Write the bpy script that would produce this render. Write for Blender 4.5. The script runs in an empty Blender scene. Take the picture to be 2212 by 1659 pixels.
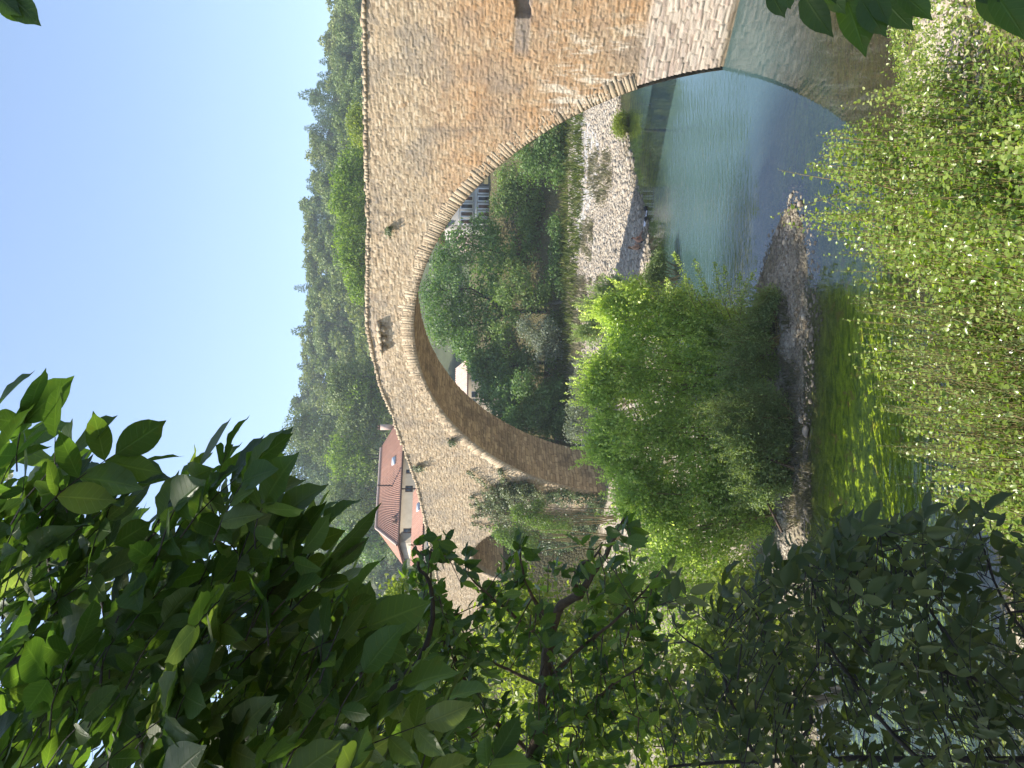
import bpy, math
import numpy as np
from mathutils import Matrix, Vector
rng = np.random.default_rng(7)
SC = bpy.context.scene
COL = SC.collection
R_ = math.radians

# ------------------------------------------------------------------ camera model
H = 11.5                                   # eye height above the river
PITCH, ROLL = -0.053870, 0.002674
F_ = 1661.0                                # focal length for a 2212 px wide frame
cp, sp = math.cos(PITCH), math.sin(PITCH)
cr, sr = math.cos(ROLL), math.sin(ROLL)
FW = np.array([0, cp, sp]); U0 = np.array([0, -sp, cp]); R0 = np.array([1.0, 0, 0])
RT = cr * R0 + sr * U0; UP = -sr * R0 + cr * U0
CAM = np.array([0, 0, H])
def ray(X, Y):
    u = (829.5 - np.asarray(Y, float)) / F_; v = (1106.0 - np.asarray(X, float)) / F_
    return u[..., None] * RT + FW + v[..., None] * UP
def at(X, Y, d):
    return CAM + ray(X, Y) * np.asarray(d, float)[..., None]
def atz(X, Y, z):
    r = ray(X, Y); return CAM + r * ((z - H) / r[..., 2])[..., None]

cam_d = bpy.data.cameras.new('camera'); cam = bpy.data.objects.new('camera', cam_d); COL.objects.link(cam)
m = Matrix.Identity(4)
for i in range(3):
    m[i][0] = -UP[i]; m[i][1] = RT[i]; m[i][2] = -FW[i]; m[i][3] = CAM[i]
cam.matrix_world = m
cam_d.sensor_width = 36; cam_d.sensor_fit = 'HORIZONTAL'; cam_d.lens = F_ / 2212 * 36
cam_d.clip_start = 0.05; cam_d.clip_end = 3000
SC.camera = cam

# ------------------------------------------------------------------ light
SUN_EL, SUN_AZ = R_(50), R_(-80)            # azimuth of the sun measured from +Y towards +X
w = bpy.data.worlds.new('World'); SC.world = w; w.use_nodes = True
nt = w.node_tree; bg = nt.nodes['Background']
sky = nt.nodes.new('ShaderNodeTexSky'); sky.sky_type = 'NISHITA'; sky.sun_disc = False
sky.sun_elevation = SUN_EL; sky.sun_rotation = SUN_AZ
sky.air_density = 1.0; sky.dust_density = 1.0; sky.ozone_density = 2.2; sky.altitude = 200
nt.links.new(sky.outputs[0], bg.inputs[0]); bg.inputs[1].default_value = 0.125
sl = bpy.data.lights.new('sun', 'SUN'); sl.energy = 4.8; sl.angle = R_(0.5); sl.color = (1.0, .93, .82)
so = bpy.data.objects.new('sun', sl); COL.objects.link(so)
tosun = Vector((math.sin(SUN_AZ) * math.cos(SUN_EL), math.cos(SUN_AZ) * math.cos(SUN_EL), math.sin(SUN_EL)))
so.rotation_euler = tosun.to_track_quat('Z', 'Y').to_euler(); so.location = tosun * 100 + Vector((0, 40, 0))
SC.view_settings.view_transform = 'Standard'; SC.view_settings.look = 'None'
SC.view_settings.exposure = 1.12; SC.view_settings.gamma = 1
SC.render.engine = 'CYCLES'
SC.cycles.max_bounces = 8; SC.cycles.transparent_max_bounces = 12; SC.cycles.use_denoising = True
SC.cycles.diffuse_bounces = 3; SC.cycles.transmission_bounces = 4; SC.cycles.glossy_bounces = 3
SC.cycles.caustics_reflective = False; SC.cycles.caustics_refractive = False

# ------------------------------------------------------------------ mesh helpers
def mk(name, V, faces, mats=None, parent=None, attrs=None, smooth=False, midx=None, loc=None):
    V = np.asarray(V, np.float32)
    if not isinstance(faces, list): faces = [faces]
    faces = [np.asarray(f, np.int32) for f in faces if len(f)]
    me = bpy.data.meshes.new(name)
    me.vertices.add(len(V)); me.vertices.foreach_set('co', V.ravel())
    tot = np.concatenate([np.full(len(f), f.shape[1], np.int32) for f in faces])
    flat = np.concatenate([f.ravel() for f in faces])
    me.loops.add(len(flat)); me.loops.foreach_set('vertex_index', flat)
    me.polygons.add(len(tot)); me.polygons.foreach_set('loop_start', np.concatenate([[0], np.cumsum(tot)[:-1]]).astype(np.int32))
    if smooth: me.polygons.foreach_set('use_smooth', np.ones(len(tot), bool))
    if mats is not None:
        for mm in (mats if isinstance(mats, (list, tuple)) else [mats]): me.materials.append(mm)
    if midx is not None: me.polygons.foreach_set('material_index', np.asarray(midx, np.int32))
    for k, a in (attrs or {}).items():
        a = np.asarray(a, np.float32)
        at_ = me.attributes.new(k, 'FLOAT', 'POINT'); at_.data.foreach_set('value', a)
    me.update(calc_edges=True); me.validate()
    o = bpy.data.objects.new(name, me); COL.objects.link(o)
    if parent is not None: o.parent = parent
    return o
def tag(o, label=None, cat=None, group=None, kind=None):
    if label: o['label'] = label
    if cat: o['category'] = cat
    if group: o['group'] = group
    if kind: o['kind'] = kind
    return o
def empty(name, label, cat, group=None):
    o = bpy.data.objects.new(name, None); COL.objects.link(o); o.empty_display_size = .3
    return tag(o, label, cat, group)
def grid_faces(nx, ny):
    i = np.arange(nx - 1)[:, None] * ny + np.arange(ny - 1)[None]
    return np.stack([i, i + ny, i + ny + 1, i + 1], -1).reshape(-1, 4)
class MB:
    """collects pieces into one mesh"""
    def __init__(s): s.V = []; s.F = {}; s.n = 0; s.A = []; s.M = {}
    def add(s, V, F, r=None, mi=0):
        V = np.asarray(V, float); F = np.asarray(F, int)
        s.V.append(V); s.F.setdefault(F.shape[1], []).append(F + s.n); s.M.setdefault(F.shape[1], []).append(np.full(len(F), mi))
        s.A.append(np.full(len(V), rng.random() if r is None else r) if np.ndim(r) == 0 else r); s.n += len(V)
    def box(s, x0, x1, y0, y1, z0, z1, r=None, jit=0, mi=0, fr=None):
        V = np.array([(x, y, z) for x in (x0, x1) for y in (y0, y1) for z in (z0, z1)], float)
        if jit: V += rng.uniform(-jit, jit, V.shape)
        if fr is not None: V = fr(V)
        s.add(V, [(0, 1, 3, 2), (4, 6, 7, 5), (0, 4, 5, 1), (2, 3, 7, 6), (0, 2, 6, 4), (1, 5, 7, 3)], r, mi)
    def tube(s, P, r0, r1, n=6, r=None, mi=0):
        P = np.asarray(P, float); k = len(P)
        T = np.gradient(P, axis=0); T /= np.linalg.norm(T, axis=1)[:, None] + 1e-9
        a = np.array([0, 0, 1.0]) if abs(T[0, 2]) < .8 else np.array([1.0, 0, 0])
        A = np.cross(T, a); A /= np.linalg.norm(A, axis=1)[:, None] + 1e-9; B = np.cross(T, A)
        th = np.arange(n) * 2 * math.pi / n
        rad = np.linspace(r0, r1, k)[:, None, None] if np.ndim(r0) == 0 else np.asarray(r0)[:, None, None]
        V = P[:, None] + rad * (np.cos(th)[None, :, None] * A[:, None] + np.sin(th)[None, :, None] * B[:, None])
        i = np.arange(k - 1)[:, None] * n + np.arange(n)[None]; j = np.arange(k - 1)[:, None] * n + (np.arange(n)[None] + 1) % n
        s.add(V.reshape(-1, 3), np.stack([i, j, j + n, i + n], -1).reshape(-1, 4), r, mi)
    def build(s, name, mat, parent=None, smooth=False):
        ks = sorted(s.F)
        return mk(name, np.concatenate(s.V), [np.concatenate(s.F[k]) for k in ks], mat, parent, {'rnd': np.concatenate(s.A)},
                  smooth, np.concatenate([np.concatenate(s.M[k]) for k in ks]))
def norm(v): return v / (np.linalg.norm(v, axis=-1, keepdims=True) + 1e-9)
def rdir(n): return norm(rng.normal(size=(n, 3)))

# leaf templates: (along, across, up)
T_DIA = (np.array([(0, 0, 0), (.42, .5, .07), (1, 0, -.05), (.42, -.5, .07)]), np.array([(0, 1, 2), (0, 2, 3)]))
T_OVAL = (np.array([(0, 0, 0), (.25, .46, .08), (.68, .36, .0), (1, 0, -.14), (.68, -.36, .0), (.25, -.46, .08), (.5, 0, -.04)]),
          np.array([(0, 1, 6), (1, 2, 6), (2, 3, 6), (3, 4, 6), (4, 5, 6), (5, 0, 6)]))
def near_template(nl=8, na=5, pw=.8, acum=.12):
    u = np.linspace(0, 1, nl); v = np.linspace(-1, 1, na)
    wd = .5 * np.sin(np.pi * u ** pw) ** .82; wd = np.where(u > 1 - acum, np.minimum(wd, (1 - u) * .9 + .01), wd); wd = np.maximum(wd, .006)
    V = np.zeros((nl, na, 3))
    V[..., 0] = u[:, None]; V[..., 1] = wd[:, None] * v[None]
    V[..., 2] = -.12 * u[:, None] ** 2 + .10 * np.abs(v)[None] * wd[:, None] * 2 * .5 + .015 * np.sin(u[:, None] * 19) * np.abs(v)[None]
    return V.reshape(-1, 3), grid_faces(nl, na), np.repeat(u, na), np.tile(v, nl)
T_NEAR = near_template(10, 5, .92, .12)
T_NEARW = near_template(9, 5, .85, .16)
def leaves(name, P, D, N, L, W, T, mat, parent=None, rnd=None, smooth=True):
    P, D = np.asarray(P, float), norm(np.asarray(D, float)); n = len(P)
    S = norm(np.cross(N, D)); N = np.cross(D, S)
    L = np.broadcast_to(L, n)[:, None, None]; W = np.broadcast_to(W, n)[:, None, None]
    t = T[0][None]
    bend = rng.normal(1, .9, n)[:, None, None]
    V = P[:, None] + L * t[..., :1] * D[:, None] + W * t[..., 1:2] * S[:, None] + L * t[..., 2:] * bend * N[:, None]
    k = len(T[0]); Fc = (T[1][None] + (np.arange(n) * k)[:, None, None]).reshape(-1, T[1].shape[1])
    rnd = rng.random(n) if rnd is None else rnd
    a = {'rnd': np.repeat(rnd, k)}
    if len(T) > 2: a['lu'] = np.tile(T[2], n); a['lv'] = np.tile(T[3], n)
    return mk(name, V.reshape(-1, 3), Fc, mat, parent, a, smooth)

# ------------------------------------------------------------------ materials
def newmat(name):
    mt = bpy.data.materials.new(name); mt.use_nodes = True; n = mt.node_tree; return mt, n, n.nodes['Principled BSDF']
def nd(n, typ, **kw):
    x = n.nodes.new(typ)
    for k, v in kw.items():
        if k.startswith('i_'): x.inputs[k[2:].replace('_', ' ')].default_value = v
        else: setattr(x, k, v)
    return x
def ramp(n, src, stops, interp='LINEAR'):
    r = n.nodes.new('ShaderNodeValToRGB'); e = r.color_ramp.elements; r.color_ramp.interpolation = interp
    while len(e) < len(stops): e.new(.5)
    for el, (p, c) in zip(e, stops):
        el.position = p; el.color = (c, c, c, 1) if np.ndim(c) == 0 else (*c, 1)
    n.links.new(src, r.inputs[0]); return r.outputs[0]
def mixc(n, fac, a, b, mode='MIX'):
    x = n.nodes.new('ShaderNodeMix'); x.data_type = 'RGBA'; x.blend_type = mode
    for s, v in ((x.inputs[0], fac), (x.inputs[6], a), (x.inputs[7], b)):
        if isinstance(v, bpy.types.NodeSocket): n.links.new(v, s)
        elif np.ndim(v) == 0: s.default_value = v
        else: s.default_value = (*v, 1)
    return x.outputs[2]
def math_(n, op, a, b=0.0, clamp=False):
    x = n.nodes.new('ShaderNodeMath'); x.operation = op; x.use_clamp = clamp
    for s, v in ((x.inputs[0], a), (x.inputs[1], b)):
        if isinstance(v, bpy.types.NodeSocket): n.links.new(v, s)
        else: s.default_value = v
    return x.outputs[0]
def noise(n, scale, detail=4, rough=.55, vec=None, dist=0):
    x = nd(n, 'ShaderNodeTexNoise'); x.inputs['Scale'].default_value = scale; x.inputs['Detail'].default_value = detail
    x.inputs['Roughness'].default_value = rough; x.inputs['Distortion'].default_value = dist
    n.links.new(vec or pos(n), x.inputs['Vector']); return x.outputs[0]
def pos(n): return n.nodes.new('ShaderNodeNewGeometry').outputs['Position']
def attr(n, name):
    x = n.nodes.new('ShaderNodeAttribute'); x.attribute_name = name; return x.outputs['Fac']
def bump(n, h, dist, strength=1.0, prev=None):
    b = n.nodes.new('ShaderNodeBump'); b.inputs['Distance'].default_value = dist; b.inputs['Strength'].default_value = strength
    n.links.new(h, b.inputs['Height'])
    if prev is not None: n.links.new(prev, b.inputs['Normal'])
    return b.outputs[0]
def band(n, v, a, b, c, d):
    """1 between b and c, falling to 0 at a and d"""
    def mr(x0, x1):
        x = nd(n, 'ShaderNodeMapRange'); x.interpolation_type = 'SMOOTHSTEP'
        x.inputs[1].default_value = x0; x.inputs[2].default_value = x1; n.links.new(v, x.inputs[0]); return x.outputs[0]
    return math_(n, 'MULTIPLY', mr(a, b), math_(n, 'SUBTRACT', 1.0, mr(c, d)))

def leafmat(name, cols, transl, tf=.4, rough=.45, spec=.4, veins=False, clump=None, gain=None):
    g = gain or (1.3 if veins else 1.9)
    cols = [(k[0] * g * 1.1, k[1] * g, k[2] * g * 1.2) for k in cols]
    mt, n, b = newmat(name)
    c = ramp(n, attr(n, 'rnd'), [(i / (len(cols) - 1), k) for i, k in enumerate(cols)])
    if clump: c = mixc(n, ramp(n, noise(n, clump, 2), [(.35, 0.), (.65, 1.)]), c, mixc(n, 1., c, (.66, .74, .6), 'MULTIPLY'))
    if veins:
        v = math_(n, 'ABSOLUTE', attr(n, 'lv'))
        mid = ramp(n, v, [(0., 1.), (.09, 0.)])
        wv = nd(n, 'ShaderNodeTexWave', bands_direction='X'); wv.inputs['Scale'].default_value = 2.6; wv.inputs['Distortion'].default_value = .25
        cb = nd(n, 'ShaderNodeCombineXYZ'); n.links.new(math_(n, 'SUBTRACT', attr(n, 'lu'), math_(n, 'MULTIPLY', v, .16)), cb.inputs[0])
        n.links.new(cb.outputs[0], wv.inputs['Vector'])
        side = ramp(n, wv.outputs['Fac'], [(.90, 0.), (1., .36)])
        vm = math_(n, 'MAXIMUM', mid, side)
        c = mixc(n, math_(n, 'MULTIPLY', vm, .45), c, mixc(n, 1., c, (2.2, 1.9, 1.9), 'MULTIPLY'))
        c = mixc(n, ramp(n, noise(n, 22, 3), [(.58, 0.), (.72, .35)]), c, (.10, .10, .02))
        n.links.new(bump(n, vm, .002, .7), b.inputs['Normal'])
    n.links.new(c, b.inputs['Base Color']); b.inputs['Roughness'].default_value = rough; b.inputs['Specular IOR Level'].default_value = spec
    t = n.nodes.new('ShaderNodeBsdfTranslucent'); n.links.new(mixc(n, 1., c, transl, 'MULTIPLY'), t.inputs[0])
    mx = n.nodes.new('ShaderNodeMixShader'); mx.inputs[0].default_value = tf
    n.links.new(b.outputs[0], mx.inputs[1]); n.links.new(t.outputs[0], mx.inputs[2])
    n.links.new(mx.outputs[0], n.nodes['Material Output'].inputs[0]); return mt
def barkmat(name, a, b_, scale=30):
    mt, n, b = newmat(name)
    z = noise(n, scale, 5, .7)
    n.links.new(ramp(n, z, [(.3, a), (.7, b_)]), b.inputs['Base Color']); b.inputs['Roughness'].default_value = .9
    n.links.new(bump(n, z, .01, .8), b.inputs['Normal']); return mt
def plain(name, c, rough=.8, var=.25, scale=3.0, metallic=0):
    mt, n, b = newmat(name)
    c2 = tuple(x * (1 - var) for x in c); z = noise(n, scale, 5, .65)
    n.links.new(ramp(n, z, [(.3, c2), (.7, c)]), b.inputs['Base Color']); b.inputs['Roughness'].default_value = rough
    b.inputs['Metallic'].default_value = metallic; return mt

M = {}
M['walnut'] = leafmat('walnut leaf', [(.024, .046, .012), (.038, .075, .018), (.062, .10, .020), (.09, .12, .05)], (2.2, 2.5, .8), .46, .45, .3, True)
M['plum'] = leafmat('fruit tree leaf', [(.030, .060, .016), (.045, .088, .020), (.085, .14, .025)], (2.4, 2.6, .7), .45, .42, .45, True)
M['ashy'] = leafmat('grey green walnut leaf', [(.034, .052, .016), (.052, .074, .023), (.078, .10, .032)], (1.9, 2.0, .7), .36, .5, .28, gain=1.35)
M['poplar'] = leafmat('poplar leaf', [(.05, .095, .012), (.10, .165, .022), (.16, .22, .035), (.30, .34, .14)], (1.9, 2.0, .6), .42, .3, .6, gain=1.5)
M['poplar2'] = leafmat('island poplar leaf', [(.058, .087, .022), (.095, .132, .035), (.142, .182, .052), (.28, .31, .14)], (1.8, 1.9, .8), .54, .4, .5, clump=.9, gain=3.2)
M['willow'] = leafmat('willow leaf', [(.085, .125, .04), (.12, .17, .055), (.18, .23, .09)], (1.6, 1.7, .7), .35, .45, .4, gain=1.6)
M['willowd'] = leafmat('dark willow leaf', [(.05, .08, .028), (.08, .115, .04), (.12, .16, .065)], (1.7, 1.8, .7), .4, .45, .4, gain=2.8)
M['yellowg'] = leafmat('sunlit leaf', [(.07, .11, .016), (.12, .165, .026), (.18, .22, .045)], (1.8, 1.85, .7), .42, .45, .35, gain=1.7)
M['robinia'] = leafmat('far bank leaf', [(.028, .055, .016), (.045, .080, .022), (.075, .115, .032)], (1.7, 1.9, .7), .3, .5, .35, clump=.35, gain=2.9)
M['farlight'] = leafmat('far bank light leaf', [(.065, .10, .03), (.09, .135, .035), (.12, .17, .05)], (1.6, 1.8, .7), .3, .5, .35, clump=.3, gain=2.2)
M['olive'] = leafmat('olive grey leaf', [(.09, .12, .065), (.13, .165, .095), (.17, .2, .13)], (1.4, 1.5, .8), .25, .5, .35, gain=1.6)
M['lime'] = leafmat('plane tree leaf', [(.07, .115, .02), (.10, .16, .022), (.14, .20, .03)], (1.9, 2.0, .6), .38, .5, .3, clump=.25, gain=1.75)
M['pine'] = leafmat('pine needles', [(.030, .052, .022), (.042, .070, .030), (.06, .09, .036)], (1.4, 1.5, .7), .15, .6, .2, clump=.12, gain=2.9)
M['oak'] = leafmat('oak leaf', [(.040, .060, .018), (.058, .082, .024), (.085, .105, .034)], (1.5, 1.6, .7), .2, .55, .25, clump=.12, gain=3.1)
M['oaky'] = leafmat('ochre oak leaf', [(.055, .078, .022), (.08, .102, .028), (.115, .13, .04)], (1.5, 1.6, .7), .2, .55, .25, clump=.12, gain=2.7)
M['ivy'] = leafmat('ivy leaf', [(.024, .042, .016), (.04, .065, .022), (.075, .10, .035)], (1.4, 1.6, .7), .2, .38, .5, clump=.6, gain=2.4)
M['ivyl'] = leafmat('creeper leaf', [(.08, .10, .045), (.11, .14, .055), (.16, .19, .08)], (1.5, 1.6, .7), .25, .45, .4, clump=.6, gain=1.5)
M['drygrass'] = leafmat('dry grass', [(.10, .13, .05), (.18, .19, .10), (.28, .265, .17)], (1.2, 1.2, .8), .25, .7, .1, gain=1.15)
M['grass'] = leafmat('green grass', [(.06, .10, .02), (.10, .15, .03), (.18, .2, .06)], (1.5, 1.6, .7), .3, .6, .2, gain=1.0)
M['bark'] = barkmat('dark bark', (.018, .014, .012), (.06, .048, .04))
M['barkb'] = barkmat('brown bark', (.05, .032, .02), (.14, .095, .06))
M['barkl'] = barkmat('pale bark', (.18, .16, .13), (.36, .33, .28), 8)
M['stem'] = barkmat('green brown stem', (.16, .13, .05), (.34, .26, .12))

# ------------------------------------------------------------------ bridge frame
AZ = 0.755842
BN = np.array([math.cos(AZ), math.sin(AZ)]); BT = np.array([-math.sin(AZ), math.cos(AZ)])
BD, TC, ZC, RA, EL, BW = 2.98089 * H, 2.78902 * H, (1 - 1.245854) * H, 1.475094 * H, .956662, 3.9
def br(s, z, wd):
    s, z, wd = np.broadcast_arrays(np.asarray(s, float), np.asarray(z, float), np.asarray(wd, float))
    xy = (BD + wd)[..., None] * BN + (s + TC)[..., None] * BT
    return np.concatenate([xy, z[..., None]], -1)
def brf(V): return br(V[:, 0], V[:, 2], V[:, 1])       # (s, w, z) -> world
def hitb(X, Y, wd=0.0):
    r = ray(X, Y); k = (BD + wd) / (r[..., :2] @ BN); p = CAM + r * k[..., None]
    return p[..., :2] @ BT - TC, p[..., 2]
PS = np.array([-60, -40, -24, -19.3, -13.6, -7.7, -.9, 1.6, 4.6, 7.1, 8.5, 11.7, 14.8, 15.6, 20.1, 30, 50])
PZ = np.array([13.4, 14.4, 15.7, 16.1, 16.56, 17.0, 17.72, 17.62, 17.37, 16.82, 16.66, 16.1, 15.62, 15.5, 15.15, 14.4, 13.7])
def ztop(s): return np.interp(s, PS, PZ)
# flood arch on the left, fitted through the visible part of its edge
_p = np.array([(2008, 2086), (1970, 2091), (1915, 2118), (1877, 2151), (1861, 2183)]) / 1.82278
_s, _z = hitb(_p[:, 0], _p[:, 1])
A_ = np.stack([_s, _z, np.ones(5)], 1); q = np.linalg.lstsq(A_, _s ** 2 + _z ** 2, rcond=None)[0]
FS, FZ = q[0] / 2, q[1] / 2; FR = math.sqrt(q[2] + FS ** 2 + FZ ** 2)
print('flood arch', FS, FZ, FR, _s, _z)
ZLOW = float(hitb(np.array(2511 / 1.82278), np.array(347 / 1.82278))[1]); print('zlow', ZLOW)
SPR = RA * math.sqrt(max(0, 1 - (ZC * EL / RA) ** 2))
def inarch(s, z, g=0.0):
    a = s ** 2 + ((z - ZC) * EL) ** 2 < (RA + g) ** 2
    b = ((s - FS) ** 2 + (z - FZ) ** 2 < (FR + g) ** 2) | ((np.abs(s - FS) < FR + g) & (z < FZ))
    return a | b

def stones(S, Z, rowh, wid, seed, wav=.035, edge=.045, pro=.05, zl=None, rowh2=None, wid2=None):
    """rubble masonry: returns relief, stone id in 0..1, joint mask for points (S, Z)"""
    g = np.random.default_rng(seed)
    Zw = Z + wav * np.sin(S * 1.3 + np.sin(Z * 2.1)) + wav * .6 * np.sin(S * 4.1 + Z * 1.7)
    Sw = S + wav * .8 * np.sin(Z * 5.3 + S * .9)
    zb = [Z.min() - .6]
    while zb[-1] < Z.max() + .6:
        low = zl is not None and zb[-1] < zl
        zb.append(zb[-1] + g.uniform(*(rowh2 if low else rowh)))
    zb = np.array(zb); r = np.clip(np.searchsorted(zb, Zw) - 1, 0, len(zb) - 2)
    hgt = np.zeros_like(S); rid = np.zeros_like(S); jnt = np.zeros_like(S)
    for k in range(len(zb) - 1):
        mk_ = r == k
        if not mk_.any(): continue
        ww = wid2 if (zl is not None and zb[k] < zl) else wid
        nst = int((S.max() - S.min() + 4) / ww[0]) + 4
        b = S.min() - 2 + np.cumsum(g.uniform(*ww, nst))
        ss, zz = Sw[mk_], Zw[mk_]
        # split some rows unevenly so courses do not run through
        j = np.clip(np.searchsorted(b, ss), 1, nst - 1)
        tilt = g.uniform(-.18, .18, nst); sag = g.uniform(-.03, .03, nst)
        mid = (b[j] + b[j - 1]) / 2
        zz2 = zz + tilt[j] * (ss - mid) * .5 + sag[j]
        ds = np.minimum(ss - b[j - 1], b[j] - ss) + .02 * np.sin(zz * 17 + j)
        dz = np.minimum(zz2 - zb[k], zb[k + 1] - zz2)
        e = np.minimum(ds, dz); prof = np.clip(e / edge, 0, 1); prof = prof * prof * (3 - 2 * prof)
        p = g.uniform(.25, 1, nst)[j] * pro
        face = (ss - mid) * g.uniform(-.06, .06, nst)[j] + (zz - (zb[k] + zb[k + 1]) / 2) * g.uniform(-.08, .08, nst)[j]
        hgt[mk_] = prof * (p + face); rid[mk_] = g.random(nst)[j]; jnt[mk_] = 1 - prof
    return hgt, rid, jnt

def stonemat(name, zones=True, base=None, dark=1.0):
    mt, n, b = newmat(name)
    P = pos(n)
    # coordinates along the wall
    dot = nd(n, 'ShaderNodeVectorMath', operation='DOT_PRODUCT'); dot.inputs[1].default_value = (BT[0], BT[1], 0); n.links.new(P, dot.inputs[0])
    s = math_(n, 'SUBTRACT', dot.outputs['Value'], TC)
    sx = nd(n, 'ShaderNodeSeparateXYZ'); n.links.new(P, sx.inputs[0]); z = sx.outputs[2]
    cols = base or [(.27, .21, .145), (.45, .36, .25), (.55, .46, .33), (.35, .305, .25), (.62, .53, .39), (.46, .36, .24), (.68, .60, .47), (.50, .40, .27)]
    c = ramp(n, attr(n, 'rnd'), [(i / (len(cols) - 1), k) for i, k in enumerate(cols)], 'CONSTANT' if zones else 'LINEAR')
    fine = noise(n, 9, 6, .7)
    c = mixc(n, .38, c, mixc(n, fine, (.11, .09, .065), (.58, .50, .39)))
    if zones:
        big = noise(n, .28, 4, .6); med = noise(n, .9, 5, .65)
        och = math_(n, 'MULTIPLY', band(n, s, -30, -24, -10.5, -5), band(n, z, 3.2, 4.0, 11.0, 14.5))
        och = math_(n, 'MULTIPLY', och, ramp(n, med, [(.30, .1), (.54, 1.)]))
        c = mixc(n, math_(n, 'MULTIPLY', och, .58), c, mixc(n, fine, (.24, .105, .035), (.62, .35, .15)))
        sp2 = math_(n, 'MULTIPLY', ramp(n, med, [(.60, 0.), (.68, .6)]), ramp(n, big, [(.5, 0.), (.6, 1.)]))
        c = mixc(n, sp2, c, (.42, .23, .09))
        gr = ramp(n, noise(n, .45, 4, .6), [(.50, 0.), (.66, .65)])
        c = mixc(n, gr, c, mixc(n, fine, (.13, .125, .12), (.34, .325, .30)))
        low = math_(n, 'MULTIPLY', band(n, z, -4, -3, ZLOW - .25, ZLOW + .25), band(n, s, -60, -50, 2, 6))
        c = mixc(n, math_(n, 'MULTIPLY', low, .78), c, ramp(n, attr(n, 'rnd'), [(0., (.40, .33, .30)), (.3, (.56, .50, .46)), (.6, (.66, .61, .56)), (.85, (.50, .41, .38)), (1., (.70, .66, .62))]))
        wst = math_(n, 'MULTIPLY', band(n, s, -19.5, -17.6, -15.0, -13.6), band(n, z, 3.2, 4.4, 7.4, 9.0))
        mp = nd(n, 'ShaderNodeMapping'); mp.inputs['Scale'].default_value = (1.6, 1.6, .35); n.links.new(P, mp.inputs[0])
        wst = math_(n, 'MULTIPLY', wst, ramp(n, noise(n, 1.1, 5, .7, mp.outputs[0]), [(.50, 0.), (.60, .85)]))
        c = mixc(n, wst, c, (.70, .66, .58))
        mp2 = nd(n, 'ShaderNodeMapping'); mp2.inputs['Scale'].default_value = (1.1, 1.1, .16); n.links.new(P, mp2.inputs[0])
        stk = math_(n, 'MULTIPLY', ramp(n, noise(n, 1.0, 4, .6, mp2.outputs[0]), [(.60, 0.), (.72, .55)]), band(n, z, 5, 9, 30, 31))
        c = mixc(n, stk, c, (.13, .125, .12))
        a0 = [float(v) for v in hitb(np.array(1110.), np.array(115.))]; a1 = [float(v) for v in hitb(np.array(1143.), np.array(20.))]
        pat = math_(n, 'MULTIPLY', band(n, s, a1[0] - 3, a1[0] - 2, a0[0] - .3, a0[0] + .3), band(n, z, a1[1] - .2, a1[1], a0[1] - .1, a0[1] + .1))
        c = mixc(n, math_(n, 'MULTIPLY', pat, .75), c, mixc(n, fine, (.12, .115, .115), (.30, .29, .29)))
        wet = band(n, z, -4, -3, .05, .45)
        c = mixc(n, math_(n, 'MULTIPLY', wet, .8), c, (.10, .085, .045))
    if name == 'vault stone': c = mixc(n, ramp(n, noise(n, .38, 4, .65), [(.55, 0.), (.62, .5)]), c, (.14, .11, .075))
    c = mixc(n, math_(n, 'MULTIPLY', attr(n, 'jnt'), (.6) if name == 'vault stone' else .5), c, (.10, .075, .05) if name == 'vault stone' else (.26, .21, .15))
    c = mixc(n, 1., c, (1.04, .965, .86), 'MULTIPLY')
    n.links.new(c, b.inputs['Base Color']); b.inputs['Roughness'].default_value = .92; b.inputs['Specular IOR Level'].default_value = .2
    n.links.new(bump(n, noise(n, 14, 5, .7), .03, .9), b.inputs['Normal'])
    return mt
M['stone'] = stonemat('rubble masonry')
M['ring'] = stonemat('arch stone', False, [(.26, .21, .15), (.42, .35, .26), (.52, .45, .34), (.35, .29, .21), (.58, .51, .40)])
M['vault'] = stonemat('vault stone', False, [(.34, .24, .13), (.54, .40, .23), (.68, .53, .33), (.46, .33, .20), (.26, .18, .10), (.60, .44, .24)])

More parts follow.
